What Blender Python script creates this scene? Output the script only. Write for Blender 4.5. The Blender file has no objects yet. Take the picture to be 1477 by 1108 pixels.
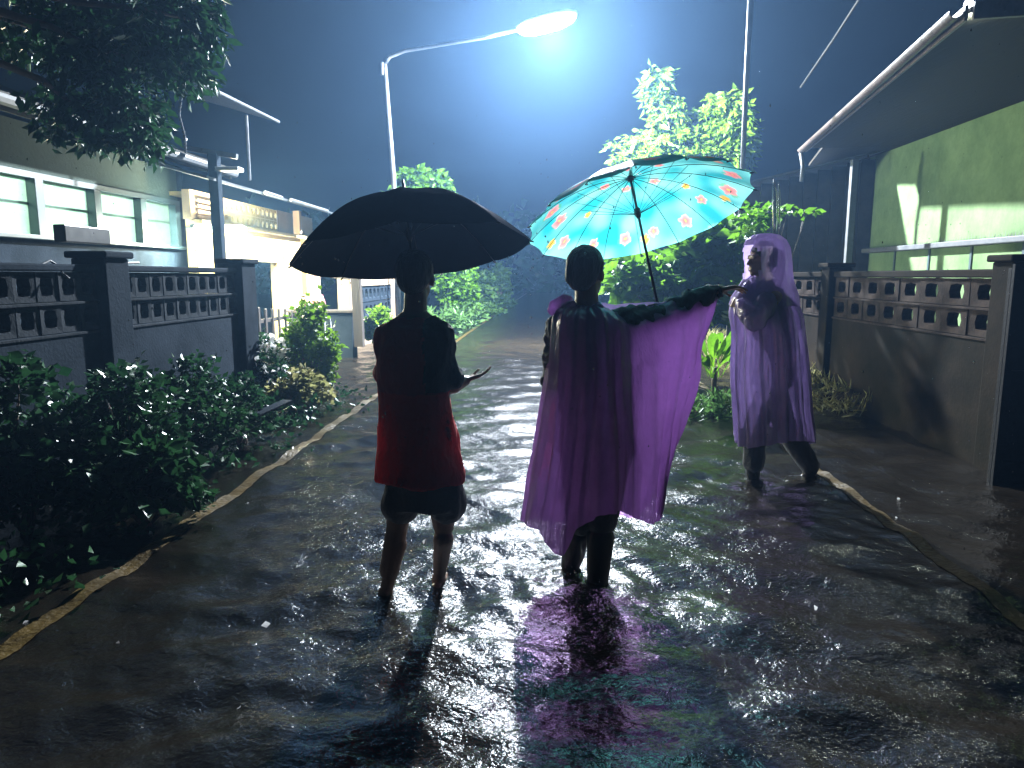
import bpy, bmesh, math, random
import numpy as np
from mathutils import Vector, Matrix, noise
R = math.radians
random.seed(7); rng = np.random.default_rng(7)
SC = bpy.context.scene
COL = SC.collection

# ------------------------------------------------------------------ camera, sky, exposure
CAM_H, PITCH, YAW, FPX = 1.45, R(8.66), R(3.18), 1024.0
cam_d = bpy.data.cameras.new('camera'); cam = bpy.data.objects.new('camera', cam_d); COL.objects.link(cam)
cam.location = (0, 0, CAM_H); cam.rotation_euler = (R(90) - PITCH, 0, YAW)
cam_d.sensor_width = 36; cam_d.lens = 36 * FPX / 1477; cam_d.clip_start = .05; cam_d.clip_end = 2000
SC.camera = cam
W = bpy.data.worlds.new('World'); SC.world = W; W.use_nodes = True
wn = W.node_tree.nodes; wl = W.node_tree.links
bg = wn['Background']
sky = wn.new('ShaderNodeTexSky'); sky.sky_type = 'NISHITA'; sky.sun_disc = False
sky.sun_elevation = R(-4); sky.sun_rotation = R(200); sky.air_density = 1.5
tint = wn.new('ShaderNodeMix'); tint.data_type = 'RGBA'; tint.blend_type = 'MIX'; tint.inputs[0].default_value = .5
wl.new(sky.outputs[0], tint.inputs[6]); tint.inputs[7].default_value = (.02, .03, .05, 1)
wl.new(tint.outputs[2], bg.inputs[0]); bg.inputs[1].default_value = .07
SC.view_settings.view_transform = 'Standard'; SC.view_settings.look = 'None'
SC.view_settings.gamma = 1; SC.view_settings.use_curve_mapping = False
SC.view_settings.exposure = 0.0
SC.render.engine = 'CYCLES'
cy = SC.cycles; cy.use_denoising = True; cy.sample_clamp_indirect = 2.0; cy.sample_clamp_direct = 20
cy.max_bounces = 7; cy.diffuse_bounces = 2; cy.glossy_bounces = 2; cy.transmission_bounces = 4
cy.transparent_max_bounces = 12; cy.volume_bounces = 0; cy.caustics_reflective = False; cy.caustics_refractive = False
cy.volume_step_rate = 4

STREET_LAMP_W = 29000; HAZE = .0023
WATER_Z, ROAD_Z = 0.0, -.06

def P(px, py, Y=None, X=None, Z=None):
    """world point seen at photo pixel (px,py) lying on plane y=Y, x=X or z=Z"""
    u, v = (px - 738.5) / FPX, (554 - py) / FPX
    fy, fz = math.cos(PITCH) + v * math.sin(PITCH), -math.sin(PITCH) + v * math.cos(PITCH)
    d = Vector((u * math.cos(YAW) - fy * math.sin(YAW), u * math.sin(YAW) + fy * math.cos(YAW), fz))
    if Y is not None: t = Y / d.y
    elif X is not None: t = X / d.x
    else: t = (Z - CAM_H) / d.z
    return Vector((0, 0, CAM_H)) + d * t

# ------------------------------------------------------------------ materials
def newmat(name):
    m = bpy.data.materials.new(name); m.use_nodes = True
    nt = m.node_tree; nt.nodes.clear()
    out = nt.nodes.new('ShaderNodeOutputMaterial')
    return m, nt, out
def nd(nt, t, **kw):
    n = nt.nodes.new('ShaderNode' + t)
    for k, v in kw.items():
        if k.startswith('i_'): n.inputs[k[2:]].default_value = v
        elif k.startswith('n'): n.inputs[int(k[1:])].default_value = v
        else: setattr(n, k, v)
    return n
def varied(nt, c1, c2, scale, stretch=(1, 1, 1), detail=6, lo=.35, hi=.65):
    tc = nd(nt, 'TexCoord'); mp = nd(nt, 'Mapping'); mp.inputs['Scale'].default_value = stretch
    nt.links.new(tc.outputs['Object'], mp.inputs[0])
    n = nd(nt, 'TexNoise'); n.inputs['Scale'].default_value = scale; n.inputs['Detail'].default_value = detail
    n.inputs['Roughness'].default_value = .70
    nt.links.new(mp.outputs[0], n.inputs[0])
    r = nd(nt, 'ValToRGB'); r.color_ramp.elements[0].position = lo; r.color_ramp.elements[1].position = hi
    r.color_ramp.elements[0].color = (*c1, 1); r.color_ramp.elements[1].color = (*c2, 1)
    nt.links.new(n.outputs[0], r.inputs[0])
    return r.outputs[0], n.outputs[0], mp.outputs[0]
def mat(name, c1, c2=None, scale=3, rough=.6, metal=0, bump=.0, bscale=40, stretch=(1, 1, 1), spec=.5, lo=.35, hi=.65):
    m, nt, out = newmat(name)
    c2 = c2 or tuple(x * .7 for x in c1)
    b = nd(nt, 'BsdfPrincipled'); nt.links.new(b.outputs[0], out.inputs[0])
    col, fac, co = varied(nt, c2, c1, scale, stretch, lo=lo, hi=hi)
    nt.links.new(col, b.inputs['Base Color'])
    b.inputs['Roughness'].default_value = rough; b.inputs['Metallic'].default_value = metal
    b.inputs['Specular IOR Level'].default_value = spec
    rr = nd(nt, 'MapRange'); rr.inputs[3].default_value = rough * .75; rr.inputs[4].default_value = min(1, rough * 1.25)
    nt.links.new(fac, rr.inputs[0]); nt.links.new(rr.outputs[0], b.inputs['Roughness'])
    if bump:
        n = nd(nt, 'TexNoise'); n.inputs['Scale'].default_value = bscale; n.inputs['Detail'].default_value = 8
        nt.links.new(co, n.inputs[0])
        bp = nd(nt, 'Bump'); bp.inputs['Strength'].default_value = bump; bp.inputs['Distance'].default_value = .02
        nt.links.new(n.outputs[0], bp.inputs['Height']); nt.links.new(bp.outputs[0], b.inputs['Normal'])
    return m
def emit(name, c, s):
    m, nt, out = newmat(name)
    e = nd(nt, 'Emission'); e.inputs[0].default_value = (*c, 1); e.inputs[1].default_value = s
    nt.links.new(e.outputs[0], out.inputs[0]); return m
def leafmat(name, c1, c2, trans=.45, rough=.3):
    m, nt, out = newmat(name)
    col, fac, co = varied(nt, c1, c2, 2.6, detail=3, lo=.3, hi=.7)
    n2 = nd(nt, 'TexNoise'); n2.inputs['Scale'].default_value = 35; nt.links.new(co, n2.inputs[0])
    hs = nd(nt, 'HueSaturation'); mr = nd(nt, 'MapRange'); mr.inputs[3].default_value = .55; mr.inputs[4].default_value = 1.5
    nt.links.new(n2.outputs[0], mr.inputs[0]); nt.links.new(mr.outputs[0], hs.inputs['Value']); nt.links.new(col, hs.inputs['Color'])
    b = nd(nt, 'BsdfPrincipled'); b.inputs['Roughness'].default_value = rough + .15; b.inputs['Specular IOR Level'].default_value = .3
    nt.links.new(hs.outputs[0], b.inputs['Base Color'])
    t = nd(nt, 'BsdfTranslucent'); nt.links.new(hs.outputs[0], t.inputs[0])
    mx = nd(nt, 'MixShader'); mx.inputs[0].default_value = trans
    nt.links.new(b.outputs[0], mx.inputs[1]); nt.links.new(t.outputs[0], mx.inputs[2]); nt.links.new(mx.outputs[0], out.inputs[0])
    return m
def glassmat(name, tint=(.8, .95, .88), gl=.12, rough=.03):
    m, nt, out = newmat(name)
    t = nd(nt, 'BsdfTransparent'); t.inputs[0].default_value = (*tint, 1)
    g = nd(nt, 'BsdfGlossy'); g.inputs['Roughness'].default_value = rough; g.inputs[0].default_value = (.9, .9, .9, 1)
    n = nd(nt, 'TexNoise'); n.inputs['Scale'].default_value = 9
    mr = nd(nt, 'MapRange'); mr.inputs[3].default_value = gl * .5; mr.inputs[4].default_value = gl * 1.6
    nt.links.new(n.outputs[0], mr.inputs[0])
    mx = nd(nt, 'MixShader'); nt.links.new(mr.outputs[0], mx.inputs[0])
    nt.links.new(t.outputs[0], mx.inputs[1]); nt.links.new(g.outputs[0], mx.inputs[2]); nt.links.new(mx.outputs[0], out.inputs[0])
    return m
def filmmat(name, c, clear=.3, rough=.25, attr=None, diff=.45, bump=.25, bscale=14, tr_tint=None, gloss=.08, stretch=(1, 1, .35)):
    """thin wet sheet: diffuse + translucent + some see-through + gloss"""
    m, nt, out = newmat(name)
    col, fac, co = varied(nt, tuple(x * .75 for x in c), c, 3.5, detail=4)
    if attr:
        a = nd(nt, 'VertexColor'); a.layer_name = attr; col = a.outputs[0]
    mp = nd(nt, 'Mapping'); mp.inputs['Scale'].default_value = stretch; nt.links.new(co, mp.inputs[0])
    n = nd(nt, 'TexNoise'); n.inputs['Scale'].default_value = bscale; n.inputs['Detail'].default_value = 5
    nt.links.new(mp.outputs[0], n.inputs[0])
    bp = nd(nt, 'Bump'); bp.inputs['Strength'].default_value = bump; bp.inputs['Distance'].default_value = .03
    nt.links.new(n.outputs[0], bp.inputs['Height'])
    d = nd(nt, 'BsdfDiffuse'); t = nd(nt, 'BsdfTranslucent'); g = nd(nt, 'BsdfGlossy'); tp = nd(nt, 'BsdfTransparent')
    for s in (d, t, g): nt.links.new(bp.outputs[0], s.inputs['Normal'])
    nt.links.new(col, d.inputs[0]); nt.links.new(col, t.inputs[0])
    g.inputs['Roughness'].default_value = rough; g.inputs[0].default_value = (.9, .9, 1, 1)
    tp.inputs[0].default_value = (*(tr_tint or c), 1)
    m1 = nd(nt, 'MixShader'); m1.inputs[0].default_value = 1 - diff
    nt.links.new(d.outputs[0], m1.inputs[1]); nt.links.new(t.outputs[0], m1.inputs[2])
    m2 = nd(nt, 'MixShader'); m2.inputs[0].default_value = clear
    nt.links.new(m1.outputs[0], m2.inputs[1]); nt.links.new(tp.outputs[0], m2.inputs[2])
    m3 = nd(nt, 'MixShader'); m3.inputs[0].default_value = gloss
    nt.links.new(m2.outputs[0], m3.inputs[1]); nt.links.new(g.outputs[0], m3.inputs[2])
    nt.links.new(m3.outputs[0], out.inputs[0])
    return m

M = {}
M['asphalt'] = mat('asphalt', (.10, .082, .06), (.055, .045, .034), 1.6, .5, bump=.5, bscale=70)
M['soil'] = mat('soil', (.035, .028, .018), (.018, .015, .01), 2, .8, bump=.6, bscale=20, spec=.08)
M['yellow'] = mat('yellow_paint', (.075, .047, .008), (.03, .021, .008), 4, .35, bump=.5, lo=.3, hi=.62)
M['white_paint'] = mat('white_paint', (.75, .75, .72), (.5, .5, .48), 4, .5)
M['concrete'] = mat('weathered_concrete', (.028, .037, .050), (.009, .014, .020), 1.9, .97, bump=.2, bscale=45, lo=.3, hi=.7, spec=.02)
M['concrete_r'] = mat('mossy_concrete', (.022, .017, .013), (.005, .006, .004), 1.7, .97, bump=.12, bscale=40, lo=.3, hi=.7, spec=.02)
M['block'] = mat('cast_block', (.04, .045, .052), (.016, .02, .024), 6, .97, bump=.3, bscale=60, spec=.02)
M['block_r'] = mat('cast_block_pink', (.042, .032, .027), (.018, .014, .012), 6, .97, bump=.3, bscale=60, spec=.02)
M['plaster'] = mat('pale_green_plaster', (.065, .085, .072), (.03, .044, .038), 1.2, .8, bump=.2, bscale=18, lo=.25, hi=.75, spec=.08)
M['green_wall'] = mat('green_plaster', (.19, .27, .13), (.07, .12, .05), 1.6, .6, bump=.25, bscale=12, lo=.25, hi=.8, spec=.08)
M['cream'] = mat('cream_plaster', (.80, .62, .30), (.66, .50, .22), 1.0, .7, bump=.15)
M['tan'] = mat('tan_plaster', (.5, .36, .24), (.36, .26, .17), 1.0, .7, bump=.15)
M['roof'] = mat('dark_roof_sheet', (.05, .055, .06), (.02, .024, .028), 1.4, .45, bump=.2)
M['soffit'] = mat('dark_wood_soffit', (.035, .032, .026), (.018, .017, .015), 5, .7, bump=.4, stretch=(1, .1, 1), spec=.08)
M['wood'] = mat('weathered_wood', (.04, .028, .02), (.018, .013, .010), 8, .7, bump=.4, stretch=(1, 1, .1))
M['fascia'] = mat('pinkish_fascia_board', (.11, .08, .07), (.05, .036, .03), 5, .45, bump=.4, bscale=24)
M['frame'] = mat('dark_window_frame', (.035, .06, .065), (.02, .035, .04), 6, .5)
M['steel'] = mat('galvanised_steel', (.07, .075, .085), (.035, .04, .045), 8, .6, metal=.2, bump=.1)
M['pvc'] = mat('grey_pvc', (.08, .085, .09), (.04, .045, .05), 8, .6)
M['black_plastic'] = mat('black_plastic', (.02, .02, .022), None, 8, .4)
M['glass'] = filmmat('frosted_window_glass', (.80, .96, .86), .42, .15, diff=.12, tr_tint=(.85, 1, .92), gloss=.04, bump=.1)
M['room'] = mat('mint_room_wall', (.66, .80, .68), (.58, .72, .60), .8, .8)
M['black_iron'] = mat('black_gate_sheet', (.012, .013, .014), (.006, .006, .007), 3, .7, bump=.2, spec=.05)
M['skin'] = mat('brown_skin', (.30, .17, .11), (.22, .125, .08), 9, .45, bump=.1, bscale=120)
M['hair'] = mat('black_hair', (.012, .011, .011), (.006, .006, .006), 40, .6, bump=.8, bscale=120, stretch=(1, 1, .2))
M['black_cloth'] = mat('black_cloth', (.016, .018, .026), (.009, .01, .015), 9, .8, bump=.3, bscale=90)
M['rubber'] = mat('black_rubber', (.012, .012, .013), None, 9, .3)
M['sandal'] = mat('sandal_rubber', (.03, .03, .045), None, 9, .6)
M['dark_metal'] = mat('dark_umbrella_metal', (.05, .05, .055), None, 20, .35, metal=.8)
M['bark'] = mat('wet_bark', (.13, .095, .065), (.05, .04, .03), 9, .6, bump=.8, bscale=25, stretch=(1, 1, .3))
M['leaf_lime'] = leafmat('lime_leaf', (.045, .14, .010), (.13, .28, .013))
M['leaf_mid'] = leafmat('mid_green_leaf', (.05, .12, .010), (.14, .25, .015))
M['leaf_dark'] = leafmat('dark_green_leaf', (.012, .050, .022), (.03, .095, .03), .2, .2)
M['leaf_far'] = leafmat('far_green_leaf', (.05, .12, .03), (.10, .20, .05))
M['grass'] = leafmat('straw_grass', (.16, .17, .06), (.30, .27, .12))
M['petal'] = leafmat('white_petal', (.7, .7, .72), (.85, .85, .85), .3)
M['pink'] = mat('pink_plastic', (.7, .25, .28), (.5, .18, .2), 6, .4)
M['white_plastic'] = mat('white_plastic', (.75, .77, .8), (.6, .62, .65), 6, .35)
M['poncho'] = filmmat('purple_rain_poncho', (.42, .24, .53), .045, .22, diff=.25, tr_tint=(.66, .5, .8), gloss=.10, bump=.7)
M['poncho_l'] = filmmat('lilac_rain_poncho', (.46, .36, .66), .10, .2, diff=.45, tr_tint=(.76, .66, .92), gloss=.12, bump=.8)
M['black_canopy'] = filmmat('black_umbrella_cloth', (.002, .010, .020), .0, .5, diff=.95, gloss=.006)
M['floral'] = filmmat('floral_umbrella_cloth', (.1, .6, .6), .03, .3, attr='print', diff=.3, gloss=.06, bump=.15)
M['drop'] = glassmat('rain_drop', (.9, .95, 1), .6, .08)
M['tube'] = emit('lamp_tube', (.86, .93, 1), 260)
M['tube_house'] = emit('house_tube', (.84, 1, .86), 1500)
M['bulb'] = emit('eave_bulb', (.9, .96, 1), 60)
M['fitting'] = mat('lamp_housing', (.5, .52, .55), (.35, .36, .38), 9, .4, metal=.3)

# shirt with a navy side
m, nt, out = newmat('maroon_and_navy_cotton')
b = nd(nt, 'BsdfPrincipled'); a = nd(nt, 'VertexColor'); a.layer_name = 'print'
n = nd(nt, 'TexNoise'); n.inputs['Scale'].default_value = 16; n.inputs['Detail'].default_value = 5; n.inputs['Distortion'].default_value = .8
bp = nd(nt, 'Bump'); bp.inputs['Strength'].default_value = .9; bp.inputs['Distance'].default_value = .03
nt.links.new(n.outputs[0], bp.inputs['Height']); nt.links.new(bp.outputs[0], b.inputs['Normal'])
nt.links.new(a.outputs[0], b.inputs['Base Color']); b.inputs['Roughness'].default_value = .75
tr = nd(nt, 'BsdfTranslucent'); nt.links.new(a.outputs[0], tr.inputs[0])
mx = nd(nt, 'MixShader'); mx.inputs[0].default_value = .3
nt.links.new(b.outputs[0], mx.inputs[1]); nt.links.new(tr.outputs[0], mx.inputs[2]); nt.links.new(mx.outputs[0], out.inputs[0])
M['shirt'] = m

# flood water: murky sheet, partly see-through, strong wet gloss
m, nt, out = newmat('flood_water')
tc = nd(nt, 'TexCoord')
def wn_(scale, stretch, det, dist=0):
    mp = nd(nt, 'Mapping'); mp.inputs['Scale'].default_value = stretch; nt.links.new(tc.outputs['Object'], mp.inputs[0])
    n = nd(nt, 'TexNoise'); n.inputs['Scale'].default_value = scale; n.inputs['Detail'].default_value = det
    n.inputs['Distortion'].default_value = dist; n.inputs['Roughness'].default_value = .55
    nt.links.new(mp.outputs[0], n.inputs[0]); return n.outputs[0]
a1 = wn_(23, (.85, 1.1, 1), 3, 1.0); a2 = wn_(80, (.8, 1.1, 1), 2, .4)
big = wn_(1.3, (1, .7, 1), 3, .5)
b1 = nd(nt, 'Bump'); b1.inputs['Distance'].default_value = .0088; b1.inputs['Strength'].default_value = 1
b2 = nd(nt, 'Bump'); b2.inputs['Distance'].default_value = .0024; b2.inputs['Strength'].default_value = 1
nt.links.new(a1, b1.inputs['Height']); nt.links.new(a2, b2.inputs['Height']); nt.links.new(b1.outputs[0], b2.inputs['Normal'])
mr = nd(nt, 'MapRange'); mr.inputs[1].default_value = .3; mr.inputs[2].default_value = .65; mr.inputs[3].default_value = .35; mr.inputs[4].default_value = 1.1
nt.links.new(big, mr.inputs[0]); nt.links.new(mr.outputs[0], b1.inputs['Strength']); nt.links.new(mr.outputs[0], b2.inputs['Strength'])
gl = nd(nt, 'BsdfGlossy'); gl.inputs['Roughness'].default_value = .10; nt.links.new(b2.outputs[0], gl.inputs['Normal'])
df = nd(nt, 'BsdfDiffuse'); df.inputs[0].default_value = (.042, .033, .023, 1); nt.links.new(b2.outputs[0], df.inputs['Normal'])
tp = nd(nt, 'BsdfTransparent'); tp.inputs[0].default_value = (.8, .72, .55, 1)
x1 = nd(nt, 'MixShader'); x1.inputs[0].default_value = .74; nt.links.new(df.outputs[0], x1.inputs[1]); nt.links.new(tp.outputs[0], x1.inputs[2])
fr = nd(nt, 'Fresnel'); fr.inputs[0].default_value = 4.0; nt.links.new(b2.outputs[0], fr.inputs['Normal'])
x2 = nd(nt, 'MixShader'); nt.links.new(fr.outputs[0], x2.inputs[0]); nt.links.new(x1.outputs[0], x2.inputs[1]); nt.links.new(gl.outputs[0], x2.inputs[2])
nt.links.new(x2.outputs[0], out.inputs[0])
M['water'] = m

# ------------------------------------------------------------------ object helpers
def link(o, parent=None):
    COL.objects.link(o)
    if parent: o.parent = parent
    return o
def tag(o, label=None, cat=None, group=None, kind=None):
    if label: o['label'] = label
    if cat: o['category'] = cat
    if group: o['group'] = group
    if kind: o['kind'] = kind
    return o
def thing(name, loc, label, cat, group=None):
    o = bpy.data.objects.new(name, None); o.location = loc; o.empty_display_size = .1
    link(o); return tag(o, label, cat, group)
class MB:
    def __init__(s): s.v = []; s.f = []
    def add(s, vs, fs):
        k = len(s.v); s.v += [tuple(v) for v in vs]; s.f += [tuple(i + k for i in f) for f in fs]; return s
    def box(s, a, b):
        (x0, y0, z0), (x1, y1, z1) = a, b
        vs = [(x0,y0,z0),(x1,y0,z0),(x1,y1,z0),(x0,y1,z0),(x0,y0,z1),(x1,y0,z1),(x1,y1,z1),(x0,y1,z1)]
        return s.add(vs, [(3,2,1,0),(4,5,6,7),(0,1,5,4),(1,2,6,5),(2,3,7,6),(3,0,4,7)])
    def beam(s, p, q, w, h, up=Vector((0, 0, 1))):
        p, q = Vector(p), Vector(q); d = (q - p).normalized(); r = d.cross(up).normalized(); u = r.cross(d)
        vs = []
        for c in (p, q):
            for sx, sz in ((-1,-1),(1,-1),(1,1),(-1,1)): vs.append(c + r * w / 2 * sx + u * h / 2 * sz)
        return s.add(vs, [(3,2,1,0),(4,5,6,7),(0,1,5,4),(1,2,6,5),(2,3,7,6),(3,0,4,7)])
    def tube(s, pts, rad, n=8, cap=True):
        pts = [Vector(p) for p in pts]
        rads = rad if isinstance(rad, (list, tuple)) else [rad] * len(pts)
        vs, fs = [], []
        prev = None
        for i, p in enumerate(pts):
            d = (pts[min(i + 1, len(pts) - 1)] - pts[max(i - 1, 0)]).normalized()
            if prev is None:
                a = Vector((0, 0, 1)) if abs(d.z) < .9 else Vector((1, 0, 0)); r = d.cross(a).normalized()
            else: r = (prev - d * prev.dot(d)).normalized()
            prev = r; u = d.cross(r)
            for k in range(n):
                t = 2 * math.pi * k / n; vs.append(p + (r * math.cos(t) + u * math.sin(t)) * rads[i])
        for i in range(len(pts) - 1):
            for k in range(n):
                fs.append((i*n+k, i*n+(k+1)%n, (i+1)*n+(k+1)%n, (i+1)*n+k))
        if cap: fs.append(tuple(range(n))[::-1]); fs.append(tuple((len(pts)-1)*n+k for k in range(n)))
        return s.add(vs, fs)
    def mesh(s, name):
        me = bpy.data.meshes.new(name); me.from_pydata(s.v, [], s.f); me.update(); return me
    def build(s, name, m, parent=None, smooth=False, world=True):
        me = s.mesh(name); me.materials.append(M[m] if isinstance(m, str) else m)
        if smooth: me.polygons.foreach_set('use_smooth', [True] * len(me.polygons))
        o = bpy.data.objects.new(name, me); link(o, parent)
        if parent is not None and world:           # geometry given in world space
            o.matrix_parent_inverse = parent_mw(parent).inverted()
        return o
def parent_mw(p):
    mm = Matrix.LocRotScale(p.location, p.rotation_euler, p.scale)
    if p.parent: mm = parent_mw(p.parent) @ p.matrix_parent_inverse @ mm
    return mm
def bevelled(o, w=.006, seg=2):
    md = o.modifiers.new('bevel', 'BEVEL'); md.width = w; md.segments = seg; md.limit_method = 'ANGLE'; return o
def npmesh(name, v, f, m, smooth=False):
    me = bpy.data.meshes.new(name); n, k = f.shape
    me.vertices.add(len(v)); me.vertices.foreach_set('co', v.astype(np.float32).ravel())
    me.loops.add(n * k); me.loops.foreach_set('vertex_index', f.astype(np.int32).ravel())
    me.polygons.add(n); me.polygons.foreach_set('loop_start', np.arange(0, n * k, k, dtype=np.int32))
    me.update(calc_edges=True); me.materials.append(M[m])
    if smooth: me.polygons.foreach_set('use_smooth', [True] * n)
    return me
def obj(name, me, parent=None):
    o = bpy.data.objects.new(name, me); link(o, parent)
    if parent is not None: o.matrix_parent_inverse = parent_mw(parent).inverted()
    return o
def copy_tree(o, parent=None):
    c = o.copy(); link(c)
    if parent: c.parent = parent
    for ch in [x for x in list(COL.objects) if x.parent == o]: copy_tree(ch, c)
    return c

# ------------------------------------------------------------------ ground, road, water
def sheet(name, x0, x1, y0, y1, z, m, kind='structure'):
    o = MB().add([(x0,y0,z),(x1,y0,z),(x1,y1,z),(x0,y1,z)], [(0,1,2,3)]).build(name, m); return tag(o, kind=kind)
sheet('ground', -400, 400, -60, 900, -.075, 'soil')
sheet('road', -2.75, 2.6, -8, 160, ROAD_Z, 'asphalt')
def axis(dense0, dense1, step, far0, far1, g=1.12):
    a = list(np.arange(dense0, dense1, step)); s = step; x = a[-1]
    while x < far1: s *= g; x += s; a.append(x)
    s = step; x = a[0]; lo = []
    while x > far0: s *= g; x -= s; lo.append(x)
    return np.array(lo[::-1] + a)
xs = axis(-3.1, 3.3, .016, -120, 120, 1.15)
ys = [.4]; 
while ys[-1] < 14: ys.append(ys[-1] + max(.011, .0042 * ys[-1]))
s = .06
while ys[-1] < 300: s *= 1.15; ys.append(ys[-1] + s)
ys = np.array([-30, -6, -1, 0] + ys)
X, Y = np.meshgrid(xs, ys)
Z = np.zeros_like(X)
for i in range(60):
    ang = rng.normal(R(80), R(38)); lam = rng.uniform(.05, .75); k = 2 * math.pi / lam
    amp = .0017 * (lam / .3) ** .8 * rng.uniform(.4, 1)
    wob = .25 * np.sin(X * rng.uniform(.8, 2.4) + rng.uniform(0, 6)) + .25 * np.sin(Y * rng.uniform(.8, 2.4) + rng.uniform(0, 6))
    Z += amp * np.sin(k * (X * math.cos(ang) + Y * math.sin(ang)) + wob * 3 + rng.uniform(0, 6.3))
feet = [(P(556, 866, Z=0), 1), (P(632, 848, Z=0), 1), (P(848, 846, Z=0), 1.3), (P(1085, 690, Z=0), 1.3), (P(1158, 700, Z=0), 1.2), (P(822, 835, Z=0), 1)]
for p, a in feet:
    d = np.hypot(X - p.x, Y - p.y)
    Z += a * .0026 * np.sin(d * 2 * math.pi / .13 + p.x + 1.5 * np.sin(np.arctan2(Y - p.y, X - p.x) * 3)) * np.exp(-d / .34) + a * .0022 * np.sin(d * 2 * math.pi / .21) * np.exp(-d / .9)
for i in range(900):       # rain rings
    cx, cy_ = rng.uniform(-2.9, 3.1), 1.2 + 9 * rng.random() ** 1.4; r0 = rng.uniform(.01, .07)
    ix = np.searchsorted(xs, [cx - .13, cx + .13]); iy = np.searchsorted(ys, [cy_ - .13, cy_ + .13])
    sx, sy = slice(*ix), slice(*iy); d = np.hypot(X[sy, sx] - cx, Y[sy, sx] - cy_)
    Z[sy, sx] += .0022 * np.cos((d - r0) * 2 * math.pi / .026) * np.exp(-((d - r0) / .018) ** 2)
fade = np.clip((60 - Y) / 40, 0, 1) * np.clip((8 - np.abs(X)) / 4, 0, 1)
Z = Z * fade + WATER_Z
ny, nx = X.shape; v = np.stack([X.ravel(), Y.ravel(), Z.ravel()], 1)
i = (np.arange(ny - 1)[:, None] * nx + np.arange(nx - 1)[None, :]).ravel()
f = np.stack([i, i + 1, i + nx + 1, i + nx], 1)
tag(obj('water', npmesh('water', v, f, 'water', True)), kind='structure')
def water_z(x, y):
    ix = int(np.clip(np.searchsorted(xs, x), 1, len(xs) - 1)); iy = int(np.clip(np.searchsorted(ys, y), 1, len(ys) - 1))
    return float(max(Z[iy, ix], Z[iy - 1, ix], Z[iy, ix - 1], Z[iy - 1, ix - 1]))
for x in (-2.13, 2.02):          # edge lines, barely awash: the paint rides the wavy film
    mb = MB(); y = 1.0
    while y < 60:
        w = .045 + random.uniform(-.003, .003); dx = .006 * noise.noise(Vector((y * 2, x, 0)))
        for q in (-1, -.4, .3, 1): mb.v.append((x + q * w + dx, y, water_z(x + q * w, y) + .0022))
        y += .03 if y < 10 else .1
    n = len(mb.v) // 4; mb.f = [(4*i + k, 4*i + k + 1, 4*i + k + 5, 4*i + k + 4) for i in range(n - 1) for k in range(3)]
    tag(mb.build('road_marking', 'yellow', None, True), kind='structure')

# ------------------------------------------------------------------ vegetation
def leaves(name, clumps, m, parent=None, n=2000, size=.08, droop=.4, width=.38, seedv=0, shell=.55, folded=True):
    """clumps: (center, (rx,ry,rz), weight). Each leaf is a folded rhombus of real size."""
    g = np.random.default_rng(seedv + 11)
    w = np.array([c[2] for c in clumps], float); w /= w.sum()
    ci = g.choice(len(clumps), n, p=w)
    C = np.array([list(c[0]) for c in clumps])[ci]; Rr = np.array([list(c[1]) for c in clumps])[ci]
    d = g.normal(size=(n, 3)); d /= np.linalg.norm(d, axis=1)[:, None]
    # sub-clusters give the crown its uneven outline
    k = 46; sub = g.normal(size=(len(clumps), k, 3)); sub /= np.linalg.norm(sub, axis=2)[:, :, None]
    sub *= (shell + (1.12 - shell) * g.random((len(clumps), k, 1)))
    base = sub[ci, g.integers(0, k, n)]
    pos = C + Rr * (base + g.normal(size=(n, 3)) * .14)
    L = size * g.uniform(.55, 1.35, n)[:, None]
    ax = g.normal(size=(n, 3)); ax[:, 2] = ax[:, 2] * .5 - droop; ax += .5 * base; ax /= np.linalg.norm(ax, axis=1)[:, None]
    sd = np.cross(ax, g.normal(size=(n, 3))); sd /= np.linalg.norm(sd, axis=1)[:, None]
    nm = np.cross(ax, sd)
    Wd = L * width
    tip = pos + ax * L - nm * L * .12
    mid = pos + ax * L * .45
    fold = .25 * Wd
    a = mid + sd * Wd + nm * fold; b = mid - sd * Wd + nm * fold
    v = np.stack([pos, a, tip, b], 1).reshape(-1, 3)
    i = np.arange(n)[:, None] * 4
    f = np.concatenate([i + [0, 1, 2], i + [0, 2, 3]], 0)
    o = obj(name, npmesh(name, v, f, m), parent); return o
def branchy(name, base, tips, r0, parent, m='bark', wob=.1, sd=0, fork=.45):
    g = random.Random(sd); mb = MB()
    base = Vector(base)
    for t in tips:
        t = Vector(t); n = 7; pts = []; rr = []
        for i in range(n):
            s = i / (n - 1); p = base.lerp(t, s)
            p.z = base.z + (t.z - base.z) * (s ** .8)
            p += Vector((g.uniform(-1, 1), g.uniform(-1, 1), 0)) * wob * math.sin(s * 3.14) * .5
            pts.append(p); rr.append(r0 * (1 - .82 * s))
        mb.tube(pts, rr, 7)
    return mb.build(name, m, parent, True)
def shrub(name, c, r, label, m, n, size, seedv, group=None, cat='shrub', width=.38, clumps=None, droop=.1, stems=6):
    t = thing(name, (c[0], c[1], -.07), label, cat, group)
    cl = clumps or [((c[0], c[1], c[2]), r, 1)]
    g = random.Random(seedv)
    tips = []
    for k in cl:
        for q in range(max(1, stems // len(cl))):
            tips.append((k[0][0] + g.uniform(-.6, .6) * k[1][0], k[0][1] + g.uniform(-.6, .6) * k[1][1], k[0][2] + g.uniform(-.1, .6) * k[1][2]))
    branchy('stem', (c[0], c[1], -.07), tips, .014, t, sd=seedv)
    leaves('foliage', cl, m, t, n, size, droop, width, seedv)
    return t
def PC(px, py, Y, rx, rz, ry=None, w=None):
    """clump from pixel centre and pixel radii at depth Y"""
    c = P(px, py, Y=Y); k = Y / FPX
    return (tuple(c), (rx * k, (ry or rx * k * 1.0), rz * k), w if w else rx * rz)

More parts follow.
